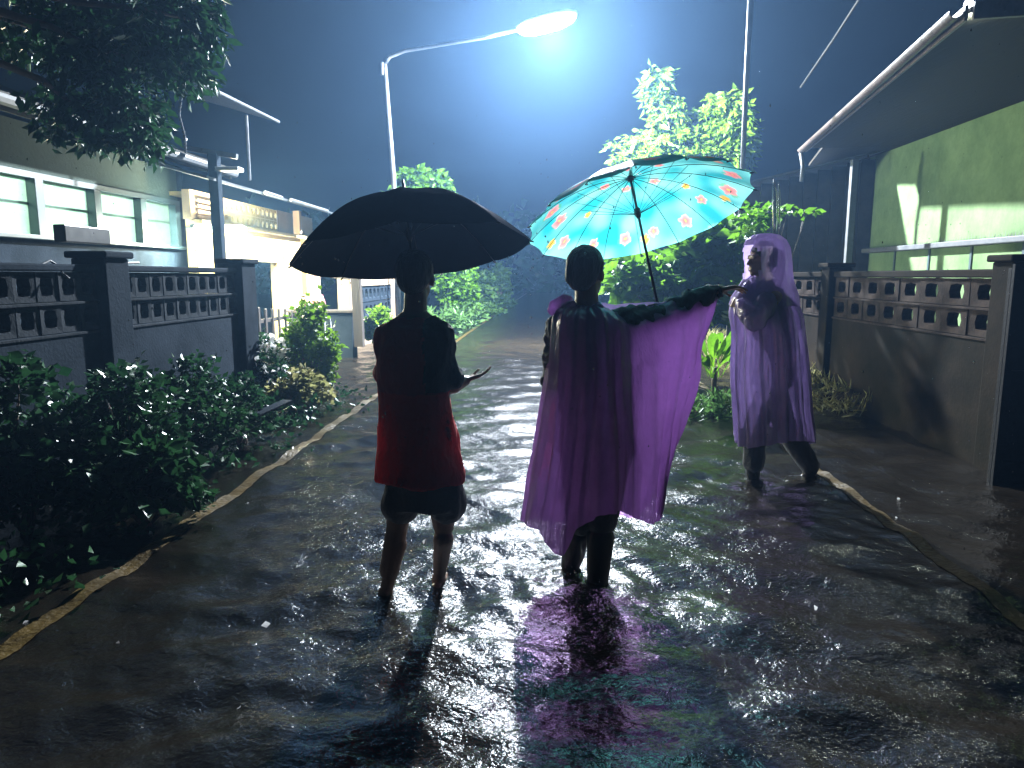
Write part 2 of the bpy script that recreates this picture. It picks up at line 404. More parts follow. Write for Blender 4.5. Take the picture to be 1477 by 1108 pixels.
# right tree (behind the floral umbrella), lit from the street lamp
TY = 19.0
t = thing('roadside_tree', (P(990, 470, Y=TY).x, TY, -.07), 'bright green tree with tall plume of leaves rising behind the floral umbrella', 'tree')
bx = P(990, 470, Y=TY).x
cl = [PC(946, 122, TY, 20, 26), PC(962, 175, TY, 24, 34), PC(925, 222, TY, 34, 28), PC(975, 225, TY, 40, 30),
      PC(1050, 170, TY, 34, 34), PC(1062, 215, TY - .2, 24, 36), PC(1015, 235, TY, 46, 36), PC(1000, 300, TY, 80, 50), PC(960, 250, TY - .3, 60, 24)]
leaves('crown', cl, 'leaf_mid', t, 12000, .24, .75, .22, 3)
br = branchy('trunk', (bx, TY, -.07), [P(985, 240, Y=TY), P(995, 300, Y=TY)], .13, t, sd=2)
branchy('limb', P(988, 300, Y=TY), [P(948, 125, Y=TY), P(925, 222, Y=TY), P(1050, 165, Y=TY), P(1015, 225, Y=TY), P(1062, 215, Y=TY)], .06, t, sd=5)
# lower shrub below the umbrella
TY = 9.8
cl = [PC(915, 395, TY, 36, 26), PC(960, 400, TY, 45, 32), PC(1010, 385, TY, 48, 44), PC(1050, 345, TY, 40, 34), PC(945, 430, TY, 22, 14), PC(1000, 440, TY, 46, 18)]
shrub('broadleaf_bush', (P(1000, 470, Y=TY).x, TY, 1.2), None, 'broad leaved glossy bush hanging under the rim of the floral umbrella', 'leaf_lime', 2600, .23, 31, clumps=cl, width=.24, droop=.55, stems=12)
TY = 9.0
cl = [PC(1092, 312, TY, 20, 14), PC(1128, 303, TY, 14, 6), PC(1160, 306, TY, 14, 6), PC(1080, 335, TY, 18, 16)]
shrub('reaching_bush', (P(1100, 480, Y=TY).x, TY, 1.4), None, 'thin bush with lime leaves poking out above the lilac hood', 'leaf_lime', 230, .13, 33, clumps=cl, width=.22, droop=.2, stems=8)
TY = 7.4
t = thing('banana_plant', (P(1032, 530, Y=TY).x, TY, -.07), 'low clump of big lime green banana leaves by the purple poncho wing', 'plant')
g = random.Random(4)
for k in range(16):
    px, py = 1030 + g.uniform(-62, 52), 496 + g.uniform(-32, 30)
    root = P(1030, 545, Y=TY) + Vector((g.uniform(-.06, .06), g.uniform(-.06, .06), 0)); tip = P(px, py, Y=TY + g.uniform(-.35, .2)); mid = root.lerp(tip, .55) + Vector((0, 0, .17))
    vs = []; N = 8
    for q in range(N + 1):
        s = q / N; p = root * (1 - s) ** 2 + mid * 2 * s * (1 - s) + tip * s * s
        w = .052 * math.sin(min(1, max(0, (s - .25) / .75)) ** .8 * math.pi) + .006
        sd_ = Vector((1, g.uniform(-.1, .1), 0)) if abs(tip.x - root.x) < .15 else Vector((.5, .6, .5 if tip.x < root.x else -.5))
        sd_.normalize()
        vs += [p - sd_ * w + Vector((0, 0, .012)), p, p + sd_ * w + Vector((0, 0, .012))]
    fs = []
    for q in range(N):
        fs += [(3*q, 3*q+1, 3*q+4, 3*q+3), (3*q+1, 3*q+2, 3*q+5, 3*q+4)]
    MB().add(vs, fs).build('leaf', 'leaf_lime', t, True)
MB().tube([(P(1032, 530, Y=TY).x, TY, -.07), P(1030, 550, Y=TY), P(1031, 530, Y=TY)], [.03, .028, .02], 8).build('stem', 'bark', t, True)
tag(leaves('low_weeds', [((P(1015, 560, Y=TY).x, TY - .1, .08), (.55, .35, .14), 1), ((P(1060, 560, Y=TY).x, TY, .08), (.4, .3, .12), 1)], 'leaf_far', None, 900, .10, -.5, .14, 52), kind='stuff')
# verge beside right line, far
g2 = [((2.9 + .2 * i % .5, 8 + i * 1.1, .12), (.45, .7, .16), 1) for i in range(10)]
o = leaves('verge_grass', g2, 'grass', None, 4200, .16, -.9, .06, 51); tag(o, kind='stuff')

# tree behind black umbrella
TY = 22
t = thing('round_tree', (P(650, 440, Y=TY).x, TY, -.07), 'small round topped green tree above and below the black umbrella', 'tree')
cl = [PC(602, 262, TY, 28, 18), PC(632, 264, TY, 18, 12), PC(600, 295, TY, 46, 24), PC(640, 330, TY, 40, 40), PC(652, 400, TY, 26, 34), PC(668, 425, TY, 20, 22)]
leaves('crown', cl, 'leaf_lime', t, 9000, .21, .35, .3, 7)
branchy('trunk', (P(650, 455, Y=TY).x, TY, -.07), [P(625, 280, Y=TY), P(600, 260, Y=TY), P(650, 330, Y=TY)], .09, t, sd=3)
for (px, py, Yd, rx, rz, lab, nm, s) in [(695, 418, 27, 20, 30, 'feathery light green roadside tree just beyond the round tree', 'roadside_tree', 71),
        (722, 412, 34, 16, 26, 'most distant dim green tree where the left kerb line fades out', 'roadside_tree', 72)]:
    t = thing(nm, (P(px, 450, Y=Yd).x, Yd, -.07), lab, 'tree')
    leaves('crown', [PC(px, py, Yd, rx, rz), PC(px + 4, py + 26, Yd, rx, 12)], 'leaf_far', t, 2600, .2, .3, .3, s)
    branchy('trunk', (P(px, 450, Y=Yd).x, Yd, -.07), [P(px, py, Y=Yd), P(px - 5, py + 5, Y=Yd), P(px + 6, py - 6, Y=Yd)], .07, t, sd=s)
cl = [((-2.75 - .35 * math.sin(i * 1.7), 15.5 + i * 1.6, .25), (.5, .9, .35), 1) for i in range(10)]
o = leaves('verge_undergrowth', cl, 'leaf_far', None, 5200, .17, -.3, .18, 73); tag(o, kind='stuff')
# dark tree mass closing the end of the road
cl = [((x, 62 + 5 * math.sin(x), 3.0), (3.4, 2, 3.6), 1) for x in np.arange(-30, 34, 4.4)]
o = leaves('far_woods', cl, 'leaf_dark', None, 9000, .8, 0, .5, 74); tag(o, kind='stuff')

# left roadside plants, near to far
SH = [ # px,py,Y, rx,rz (pixels), leaves, leaf size, material, label
 (25, 640, 3.75, 120, 120, 2200, .07, 'leaf_dark', 'dark leafy shrub at the near foot of the block wall, partly cut off'),
 (165, 610, 4.3, 100, 92, 2600, .06, 'leaf_dark', 'dark shrub with a pale stick poking out of it below the wall pillar'),
 (205, 690, 3.9, 90, 52, 1500, .085, 'leaf_dark', 'low sprawling broad leaved plant lying lowest over the flooded yellow line'),
 (270, 590, 5.3, 86, 72, 2600, .055, 'leaf_dark', 'fine leaved teal green shrub against the middle of the long wall panel'),
 (345, 585, 5.9, 56, 44, 1300, .055, 'leaf_dark', 'small dark shrub at the foot of the end pillar of the wall'),
 (445, 500, 8.6, 44, 66, 3200, .07, 'leaf_mid', 'tall pale green weed bush lit up in front of the picket gate'),
 (432, 560, 7.3, 46, 26, 1500, .07, 'grass', 'straw coloured clump spilling onto the water beside the yellow line'),
 (545, 468, 13, 24, 26, 1500, .1, 'leaf_mid', 'small green bush at the water edge beside the red shirt'),
]
for k, (px, py, Yd, rx, rz, n, sz, m_, lab) in enumerate(SH):
    c = P(px, py, Y=Yd); kx = Yd / FPX
    cl = [PC(px, py, Yd, rx * .8, rz * .8), PC(px - rx * .45, py + rz * .3, Yd - .1, rx * .5, rz * .6), PC(px + rx * .5, py + rz * .25, Yd + .1, rx * .5, rz * .5), PC(px + rx * .1, py - rz * .55, Yd, rx * .35, rz * .5)]
    cl = [(q[0], (q[1][0], min(q[1][1], .42), q[1][2]), q[2]) for q in cl]
    shrub('roadside_shrub', (c.x, c.y, c.z), None, lab, m_, n, sz, 100 + k, clumps=cl, width=.36, droop=.1, stems=12)
# pale stick, white flowering bush
c = P(385, 520, Y=7.9)
t = thing('flowering_shrub', (c.x, c.y, -.07), 'dark shrub covered in white blossom at the end of the wall', 'shrub')
cl = [PC(380, 512, 7.9, 30, 30), PC(398, 545, 7.7, 28, 20), PC(372, 545, 7.7, 24, 26)]
leaves('foliage', cl, 'leaf_dark', t, 1700, .06, .1, .35, 201)
leaves('blossom', cl, 'petal', t, 520, .07, -.2, .45, 202)
branchy('stem', (c.x, c.y, -.07), [q[0] for q in cl] * 2, .012, t, sd=9)
p, q = P(153, 576, Y=4.0), P(164, 604, Y=3.95)
tag(MB().tube([p, p.lerp(q, .5) + Vector((.003, 0, 0)), q], [.004, .006, .005], 6).build('stick', 'white_paint'), 'pale broken stick slanting out of the dark shrub', 'stick')
p, q = P(365, 600, Y=5.6), P(415, 578, Y=6.1)
tag(bevelled(MB().beam(p, q, .10, .02).build('plank', 'concrete')), 'wet plank lying at the water edge below the shrubs', 'plank')
cl = [((-2.95, y, .06), (.75, .55, .14), 1) for y in np.arange(3.0, 8, .55)]
tag(leaves('ground_cover', cl, 'leaf_dark', None, 3800, .06, -.2, .3, 203), kind='stuff')

# overhanging tree top left, trunk outside the frame
t = thing('overhanging_tree', (-4.6, 3.4, -.07), 'dark tree hanging over the roof edge at the upper corner', 'tree')
TY = 5.6
cl = [PC(185, 30, TY, 110, 70, .6), PC(120, 90, TY, 80, 70, .6), PC(215, 110, TY, 66, 80, .5), PC(250, 40, TY - .3, 62, 50, .4), PC(60, 10, TY, 90, 60, .6), PC(185, 180, TY, 60, 46, .4), PC(120, 170, TY, 60, 40, .4)]
leaves('crown', cl, 'leaf_dark', t, 6500, .10, .8, .22, 300)
branchy('trunk', (-4.6, 3.4, -.07), [(-4.4, 3.8, 3.2), (-4.3, 4.0, 3.6)], .13, t, sd=4)
branchy('limb', (-4.35, 3.9, 3.3), [P(120, 60, Y=TY), P(215, 90, Y=TY), P(280, 30, Y=TY - .3), P(180, 180, Y=TY)], .05, t, sd=6, wob=.3)

# ------------------------------------------------------------------ breeze-block walls
def block_mesh(name, w, h, d, hw, hh, m):
    """pierced block in the y-z plane, w along y, h along z, d thick along x, lobed hole"""
    pts_o = [(w/2, 0), (w/2, h/2), (0, h/2), (-w/2, h/2), (-w/2, 0), (-w/2, -h/2), (0, -h/2), (w/2, -h/2)]
    pts_i = []
    for k in range(8):
        a = k * math.pi / 4; s = 1.0 if k % 2 else .86
        pts_i.append((hw / 2 * math.cos(a) * s, hh / 2 * math.sin(a) * s))
    vs = []
    for x in (-d / 2, d / 2):
        for (y, z) in pts_o: vs.append((x, y, z))
        for (y, z) in pts_i: vs.append((x * .92, y, z))
    for (y, z) in pts_i: vs.append((0, y * .82, z * .82))
    fs = []
    for k in range(8):
        j = (k + 1) % 8
        fs += [(k, j, 8 + j, 8 + k)[::-1], (16 + k, 16 + j, 24 + j, 24 + k), (k, j, 16 + j, 16 + k)]
        fs += [(8 + k, 8 + j, 32 + j, 32 + k), (32 + k, 32 + j, 24 + j, 24 + k)]
    me = MB().add(vs, fs).mesh(name); me.materials.append(M[m]); return me
def block_wall(x, y0, y1, pillars, rows_z, bw, bh, hole, m, mb_, label, thick=.12, top=1.54, ledge=True, post_w=.26):
    t = thing('breeze_block_wall', (x, (y0 + y1) / 2, -.07), label, 'wall')
    me = block_mesh('breeze_block', bw - .008, bh - .008, .10, hole[0], hole[1], mb_)
    edges = [y0] + [p for q in pillars for p in q] + [y1]
    spans = [(edges[i], edges[i + 1]) for i in range(0, len(edges), 2) if edges[i + 1] - edges[i] > .2]
    for a, b in spans:
        bevelled(MB().box((x - thick/2, a, -.07), (x + thick/2, b, rows_z[0])).build('panel', m, t), .01)
        bevelled(MB().box((x - thick/2 - .02, a, rows_z[-1] + bh), (x + thick/2 + .02, b, top)).build('coping', m, t), .012)
        if ledge:
            for z in rows_z:
                bevelled(MB().box((x - thick/2 - .012, a, z - .022), (x + thick/2 + .012, b, z - .002)).build('ledge', mb_, t), .004)
        n = max(1, int(round((b - a) / bw))); st = (b - a) / n
        for z in rows_z:
            for i in range(n):
                o = bpy.data.objects.new('breeze_block', me); link(o, t); o.matrix_parent_inverse = parent_mw(t).inverted()
                o.location = (x + random.uniform(-.006, .006), a + st * (i + .5), z + bh / 2); o.scale = (1, st / bw, 1)
                o.rotation_euler = (random.uniform(-.01, .01), 0, random.uniform(-.012, .012))
    for a, b in pillars:
        w = post_w / 2
        mb = MB().box((x - w, a, -.07), (x + w, b, top + .05)); bevelled(mb.build('pillar', m, t), .012)
        bevelled(MB().box((x - w - .03, a - .03, top + .05), (x + w + .03, b + .03, top + .10)).build('pillar_cap', m, t), .012)
    return t
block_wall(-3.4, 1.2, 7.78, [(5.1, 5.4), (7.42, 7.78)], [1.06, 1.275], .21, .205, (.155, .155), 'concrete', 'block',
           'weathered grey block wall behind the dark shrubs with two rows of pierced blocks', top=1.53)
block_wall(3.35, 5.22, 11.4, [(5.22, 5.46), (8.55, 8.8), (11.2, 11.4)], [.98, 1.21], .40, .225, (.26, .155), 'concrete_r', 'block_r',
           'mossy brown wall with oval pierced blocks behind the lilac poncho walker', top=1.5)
# black gate leaf in front of the right wall end
t = thing('gate_leaf', (3.2, 5.1, -.05), 'tall black sheet metal gate leaf standing at the near end of the brown wall', 'gate')
mb = MB().box((3.13, 5.08, -.04), (4.3, 5.12, 1.5)); bevelled(mb.build('panel', 'black_iron', t), .004)
for xx in (3.13, 3.7, 4.26): MB().box((xx, 5.05, -.06), (xx + .05, 5.078, 1.53)).build('upright', 'black_iron', t)
for zz in (.1, .75, 1.42): MB().box((3.182, 5.055, zz), (4.255, 5.077, zz + .05)).build('rail', 'black_iron', t)
# farther wall piece and posts on the left beyond the house with the lamp
block_wall(-4.0, 13.6, 17.6, [(13.6, 13.85), (17.4, 17.6)], [.55, .90], .34, .34, (.25, .25), 'tan', 'concrete',
           'far low pierced block wall beyond the picket gate under the black umbrella', top=1.38, ledge=False)
t = thing('timber_post', (P(515, 480, Y=12.2).x, 12.2, -.07), 'dark leaning timber post beside the far pierced wall', 'post')
MB().beam(P(519, 500, Y=12.2), P(513, 388, Y=12.2), .15, .15, Vector((0, 1, 0))).build('shaft', 'wood', t)
MB().beam(P(505, 400, Y=12.3), P(470, 396, Y=12.3), .06, .09).build('bracket', 'wood', t)

# ------------------------------------------------------------------ left near house with the lit window band
HX = -6.0
hy = lambda px: P(px, 330, X=HX).y
z_b, z_t = P(140, 352, X=HX).z, P(140, 275, X=HX).z
t = thing('green_house', (HX, 8, -.07), 'low pale green house with a band of lit windows above the block wall', 'house')
y0h, y1h = 3.0, hy(259)
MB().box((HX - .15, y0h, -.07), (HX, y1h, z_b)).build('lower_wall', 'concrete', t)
MB().box((HX - .15, y0h, z_t + .07), (HX, y1h, 3.18)).build('upper_wall', 'plaster', t)
MB().box((HX - .15, y1h, -.07), (HX + .0, y1h + .2, 3.18)).build('corner_column', 'concrete', t)
MB().box((HX - 4, y1h + .02, -.07), (HX - .152, y1h + .17, 3.18)).build('end_wall', 'plaster', t)
bevelled(MB().box((HX - .17, y0h, z_b), (HX + .10, y1h, z_b + .05)).build('sill', 'frame', t), .008)
MB().box((HX - .14, y0h, z_t), (HX + .03, y1h, z_t + .07)).build('lintel', 'frame', t)
for px in (-220, -120, -30, 57, 140, 205, 254):
    y = hy(px)
    bevelled(MB().box((HX - .12, y - .07, z_b + .05), (HX + .05, y + .07, z_t)).build('mullion', 'frame', t), .006)
pxs = [-220, -120, -30, 57, 140, 205, 254]
for a, b in zip(pxs[:-1], pxs[1:]):
    ya, yb = hy(a) + .07, hy(b) - .07
    w = MB().box((HX - .07, ya, z_b + .05), (HX - .062, yb, z_t)).build('pane', 'glass', t)
    zz = z_b + .05 + (z_t - z_b) * .52
    MB().box((HX - .10, ya, zz), (HX - .075, yb, zz + .022)).build('window_rail', 'frame', t)
# room behind
MB().box((HX - 3.1, y0h, .6), (HX - 3.0, y1h, 3.1)).build('room_wall', 'room', t)
MB().box((HX - 3.0, y0h, 3.1), (HX - .152, y1h, 3.16)).build('room_ceiling', 'room', t)
MB().box((HX - 3.0, y0h - .1, .6), (HX - .15, y0h, 3.1)).build('room_side_wall', 'room', t)
MB().box((HX - 2.99, hy(20) , 1.2), (HX - 2.4, hy(46), 2.3)).build('cupboard', 'frame', t)
for yy in (hy(170), hy(-60)):
    MB().tube([(HX - 1.3, yy - .5, 2.98), (HX - 1.3, yy + .5, 2.98)], .016, 8).build('ceiling_tube', M['tube_house'], t)
# roof: fascia and sloping sheet rising away from road, second raised roof edge
ridge = [(HX + .55, 2.6, 3.22), (HX + .55, y1h + .7, 3.22), (HX - 3.4, y1h + .7, 4.6), (HX - 3.4, 2.6, 4.6)]
MB().add(ridge + [(a, b, c + .03) for a, b, c in ridge], [(0,1,2,3)[::-1],(4,5,6,7),(0,1,5,4),(1,2,6,5),(2,3,7,6),(3,0,4,7)]).build('roof', 'roof', t)
for k in range(0, 40):
    y = 2.7 + k * .25
    if y < y1h + .6: MB().tube([(HX + .53, y, 3.262), (HX - 3.38, y, 4.64)], .018, 4).build('roof_rib', 'roof', t)
MB().box((HX + .56, 2.6, 3.06), (HX + .59, y1h + .7, 3.25)).build('fascia', 'soffit', t)
MB().tube([(HX + .66, 2.6, 3.16), (HX + .66, y1h + .7, 3.14)], .06, 8).build('gutter', 'pvc', t)
a, b = P(272, 112, X=-5.0), P(402, 176, X=-5.0)
t2 = thing('raised_roof', (a.x, a.y, 3.2), 'dark raised roof over the green house with a pale edge pipe', 'roof')
MB().tube([a, b], .028, 8).build('edge_pipe', 'steel', t2)
MB().add([a + Vector((-.03, 0, 0)), b + Vector((-.03, 0, 0)), b + Vector((-3.5, 0, 1.0)), a + Vector((-3.5, 0, 1.0))], [(0,1,2,3)]).build('roof_sheet', 'roof', t2)
for q in (a, b):
    MB().tube([q + Vector((-.6, 0, .12)), Vector((q.x - .6, q.y, 3.2))], .03, 6).build('roof_post', 'steel', t2)
# wall-top pipe and box between house and wall
bevelled(MB().box((-4.0, 5.6, 1.72), (-3.9, 6.2, 1.86)).build('meter_box', 'black_plastic', t), .01)
MB().tube([P(135, 381, X=-3.9), P(200, 379, X=-3.9)], .012, 6).build('conduit', 'pvc', t)
pts = [P(60, 382, X=-3.4), P(72, 376, X=-3.4), P(84, 384, X=-3.4), P(92, 396, X=-3.3), P(100, 402, X=-3.28)]
tag(MB().tube(pts, .008, 6).build('wire_loop', 'steel'), 'loop of pale wire bent over the coping of the block wall', 'wire')
# post with bracket and hanging chain
q = P(313, 300, Y=10.4)
t = thing('gatepost', (q.x, 10.4, -.07), 'tall square post with a steel bracket at the end of the green house', 'post')
top = P(313, 222, Y=10.4).z
bevelled(MB().box((q.x - .07, 10.33, -.07), (q.x + .07, 10.47, top)).build('shaft', 'concrete', t), .01)
MB().beam(P(270, 214, Y=10.4), P(342, 226, Y=10.4), .07, .07).build('bracket', 'steel', t)
bevelled(MB().box(tuple(P(319, 249, Y=10.45)), tuple(P(343, 240, Y=10.25))).build('small_lamp', 'white_plastic', t), .008)
pts = [P(256, 104, Y=9.9), P(262, 135, Y=9.9), P(258, 165, Y=9.9), P(266, 195, Y=9.9), P(268, 222, Y=9.9)]
mb = MB()
for i in range(4):
    for s in range(5):
        a = pts[i].lerp(pts[i + 1], s / 5); b = pts[i].lerp(pts[i + 1], (s + .8) / 5)
        mb.tube([a, b], [.022, .014], 5)
tag(mb.build('hanging_chain', 'steel'), 'wet chain hanging from the raised roof edge down to the bracket', 'chain')

# ------------------------------------------------------------------ bright house
BX = -5.6
by = lambda px: P(px, 330, X=BX).y
t = thing('lamp_house', (BX, 14, -.07), 'cream house glaring under a porch tube lamp', 'house')
ya, yd0, yd1, yb = by(283), by(352), by(398), by(452)
MB().box((BX - .15, ya, -.07), (BX, yd0, 2.26)).build('wall', 'cream', t)
MB().box((BX - .15, yd1, -.07), (BX, yb, 2.26)).build('wall', 'cream', t)
MB().box((BX - .15, yd0, 1.72), (BX, yd1, 2.26)).build('lintel', 'cream', t)
MB().box((BX - .02, ya, 2.26), (BX + .10, yb + .3, 2.33)).build('band', 'cream', t)
MB().box((BX - .15, by(402), 2.33), (BX - .02, yb, 2.78)).build('upper_wall', 'tan', t)
MB().box((BX - .15, ya - .1, 2.33), (BX - .02, by(326), 2.78)).build('upper_wall', 'tan', t)
vm = block_mesh('vent_block', .215, .215, .11, .12, .14, 'cream')
y = by(327)
while y < by(400):
    for z in (2.335, 2.555):
        o = bpy.data.objects.new('vent_block', vm); link(o, t); o.matrix_parent_inverse = parent_mw(t).inverted()
        o.location = (BX - .085, y + .11, z + .108)
    y += .22
for i in range(4):
    MB().box((BX + .0, by(286), 2.35 + i * .085), (BX + .02, by(318), 2.40 + i * .085)).build('louvre_slat', 'tan', t)
for px in (430,):
    q = P(px, 345, X=BX + .15); bevelled(MB().box((q.x - .07, q.y - .07, 2.336), (q.x + .07, q.y + .07, 2.82)).build('roof_post', 'tan', t), .008)
bevelled(MB().box((BX + .0, by(432), -.07), (BX + .12, by(440), 2.255)).build('door_post', 'cream', t), .008)
MB().box((BX + .0, by(441), -.07), (BX + .05, yb + .2, 2.2)).build('side_panel', 'tan', t)
MB().box((BX - 2.4, ya, .0), (BX - 2.3, yb, 2.7)).build('room_wall', 'cream', t)
MB().box((BX - 2.3, ya, 2.70), (BX - .152, yb, 2.76)).build('room_ceiling', 'cream', t)
MB().add([(BX + .75, ya - 1.1, 2.80), (BX + .75, yb + 1.5, 2.80), (BX - 2.6, yb + 1.5, 3.7), (BX - 2.6, ya - 1.1, 3.7),
          (BX + .75, ya - 1.1, 2.84), (BX + .75, yb + 1.5, 2.84), (BX - 2.6, yb + 1.5, 3.74), (BX - 2.6, ya - 1.1, 3.74)],
         [(0,1,2,3)[::-1],(4,5,6,7),(0,1,5,4),(1,2,6,5),(2,3,7,6),(3,0,4,7)]).build('roof', 'roof', t)
for a_, b_ in ((by(318), by(345)), (by(360), by(420)), (by(435), yb + 1.4)):
    MB().tube([(BX + .8, a_, 2.83), (BX + .8, b_, 2.82)], .035, 8).build('gutter', 'pvc', t)
MB().tube([(BX - 1.2, yd0 + .2, 2.6), (BX - 1.2, yd1 + 1.2, 2.6)], .018, 8).build('room_tube', M['tube_house'], t)
bright = thing('porch_light', (BX + .2, by(315), 2.24), 'glaring porch tube fixture on the cream house', 'lamp')
q0, q1 = P(282, 331, X=BX + .22), P(352, 331, X=BX + .22)
MB().tube([q0, (q0 + q1) / 2, q1], .055, 10).build('tube', M['tube_house'], bright, True)
bevelled(MB().beam(q0 + Vector((-.05, 0, .06)), q1 + Vector((-.05, 0, .06)), .08, .04).build('housing', 'white_plastic', bright), .006)
for q in (q0, q1): MB().tube([q + Vector((-.14, 0, .03)), q + Vector((-.02, 0, .03))], .015, 6).build('bracket', 'white_plastic', bright)

def plight(name, loc, w, col, rad, parent=None):
    l = bpy.data.lights.new(name, 'POINT'); l.energy = w; l.color = col; l.shadow_soft_size = rad
    o = bpy.data.objects.new(name, l); o.location = loc; link(o, parent)
    if parent: o.matrix_parent_inverse = parent_mw(parent).inverted()
    return o
# (one point source rides just in front of each big tube: it is the tube's own light)
plight('porch_glow', tuple((q0 + q1) / 2 + Vector((.12, 0, -.06))), 1000, (1, .82, .50), .06, bright)
# picket gate
t = thing('picket_gate', (P(395, 470, X=-4.6).x, P(395, 470, X=-4.6).y, -.07), 'small dark picket gate standing in front of the cream doorway', 'gate')
GX = -4.5
ps = [352, 362, 373, 383, 393, 402, 411, 420, 428, 436]
for px in ps:
    q = P(px, 446, X=GX); bevelled(MB().box((GX - .012, q.y - .035, .02), (GX + .012, q.y + .035, q.z + random.uniform(-.02, .03))).build('picket', 'wood', t), .006)
g0, g1 = P(350, 460, X=GX), P(440, 457, X=GX)
for z in (.35, .72): MB().box((GX - .04, g0.y, z), (GX - .014, g1.y, z + .06)).build('rail', 'wood', t)
bevelled(MB().box((GX - .07, g1.y, -.07), (GX + .07, g1.y + .14, 1.05)).build('gate_post', 'concrete', t), .01)
# things by the gate
c = P(452, 432, Y=12.6)
t = thing('basin', (c.x, c.y, c.z - .1), 'pink plastic basin upturned on the ledge near the cream doorway', 'basin')
mb = MB(); N = 16; prof = [(.20, -.11), (.22, -.10), (.20, -.02), (.17, .07), (.15, .09), (0.001, .095)]
vs = [(c.x + r_ * math.cos(2*math.pi*k/N), c.y + r_ * math.sin(2*math.pi*k/N), c.z + z_) for r_, z_ in prof for k in range(N)]
fs = [(i*N+k, i*N+(k+1)%N, (i+1)*N+(k+1)%N, (i+1)*N+k) for i in range(len(prof)-1) for k in range(N)]
mb.add(vs, fs).build('bowl', 'pink', t, True)
q = P(455, 446, Y=12.6)
t = thing('low_ledge', (q.x, q.y, -.07), 'narrow concrete ledge with a wooden top beyond the picket gate', 'ledge')
MB().box((q.x - .45, q.y - .15, -.07), (q.x + .7, q.y + .15, q.z - .06)).build('base', 'concrete', t)
bevelled(MB().box((q.x - .5, q.y - .2, q.z - .057), (q.x + .75, q.y + .2, q.z - .01)).build('top', 'wood', t), .008)
# white chair glimpsed in the bush
c = P(452, 478, Y=10.2)
t = thing('plastic_chair', (c.x, c.y, -.05), 'pale plastic garden chair half hidden behind the weed bush', 'chair')
w = .2
bevelled(MB().box((c.x - w, c.y - w, .38), (c.x + w, c.y + w, .42)).build('seat', 'white_plastic', t), .012)
for i in range(5): MB().box((c.x - w + i * .09, c.y + w - .02, .43), (c.x - w + i * .09 + .045, c.y + w + .01, .78)).build('back_slat', 'white_plastic', t)
bevelled(MB().box((c.x - w, c.y + w - .025, .785), (c.x + w, c.y + w + .015, .84)).build('top_rail', 'white_plastic', t), .01)
for sx in (-1, 1):
    for sy in (-1, 1): MB().tube([(c.x + sx * (w - .03), c.y + sy * (w - .03), .38), (c.x + sx * (w + .01), c.y + sy * (w + .01), -.05)], .02, 6).build('leg', 'white_plastic', t)

# ------------------------------------------------------------------ right house
GXW = 6.0; EZ = 3.66
t = thing('green_walled_house', (GXW, 10, -.07), 'house with a lit green wall under a deep dark eave', 'house')
yA, yB = 4.6, P(1250, 300, X=GXW).y
zs = P(1400, 350, X=GXW).z
MB().box((GXW, yA, zs + .03), (GXW + .15, yB, EZ + .02)).build('wall', 'green_wall', t)
MB().box((GXW - .0, yA, -.07), (GXW + .15, yB, zs - .05)).build('lower_wall', 'green_wall', t)
sill = bevelled(MB().box((GXW - .16, yA, zs - .05), (GXW + .05, yB, zs + .03)).build('ledge', 'pvc', t), .012)
mb = MB(); y = yA
while y < yB:     # spiky trim over the ledge
    h = random.uniform(.05, .11); mb.add([(GXW - .06, y, zs + .03), (GXW - .04, y + .05, zs + .03), (GXW - .05, y + .02, zs + .03 + h)], [(0,1,2)]); y += .07
mb.build('ledge_spikes', 'steel', t)
y = yA + .3
while y < yB:
    MB().box((GXW - .02, y, .3), (GXW, y + .05, zs - .052)).build('batten', 'frame', t); y += 1.15
MB().box((GXW, yB, -.07), (GXW + 4, yB + .15, 4.5)).build('end_wall', 'soffit', t)
q = P(1228, 300, X=4.9)
bevelled(MB().box((q.x - .05, q.y - .05, -.07), (q.x + .05, q.y + .05, P(1228, 232, X=4.9).z)).build('corner_post', 'pvc', t), .008)
# eave (level line, slightly skewed to the road)
e0, e1 = P(1400, 18, Z=EZ), P(1165, 214, Z=EZ)
dirn = (e1 - e0).normalized(); side = Vector((dirn.y, -dirn.x, 0))
rise = .0
r0, r1 = e0 + side * 4.5 + Vector((0, 0, rise * 4.5)), e1 + side * 4.5 + Vector((0, 0, rise * 4.5))
up = Vector((0, 0, .05))
MB().add([e0, e1, r1, r0, e0 + up, e1 + up, r1 + up, r0 + up], [(0,1,2,3)[::-1],(4,5,6,7),(0,1,5,4),(1,2,6,5),(2,3,7,6),(3,0,4,7)]).build('roof', 'soffit', t)
n = 9
for i in range(0):
    a = e0.lerp(e1, (i + .4) / n) + Vector((0, 0, -.05)); b = a + side * 4.3 + Vector((0, 0, rise * 4.3))
    MB().beam(a + side * .04, b, .05, .09).build('rafter', 'soffit', t)
MB().add([e1 + side * .25 + dirn * .01, e1 + side * .45 + dirn * 2.2, e1 + side * 4.5 + dirn * 2.2, e1 + side * 4.5 + dirn * .01] + [q + up for q in (e1 + side * .25 + dirn * .01, e1 + side * .45 + dirn * 2.2, e1 + side * 4.5 + dirn * 2.2, e1 + side * 4.5 + dirn * .01)], [(0,1,2,3)[::-1],(4,5,6,7),(0,1,5,4),(1,2,6,5),(2,3,7,6),(3,0,4,7)]).build('light_block_slab', 'soffit', t)  # added slab: shields the green wall from street lamp light passing the eave end
out_ = -side * .03
bevelled(MB().beam(e0 + out_, e1 + out_, .03, .13).build('fascia', 'fascia', t), .006)
mb = MB(); N = 12                                   # half-round gutter
vs = []; ge0, ge1 = e0 - side * .11 + Vector((0, 0, .02)), e1 - side * .11 + Vector((0, 0, -.02))
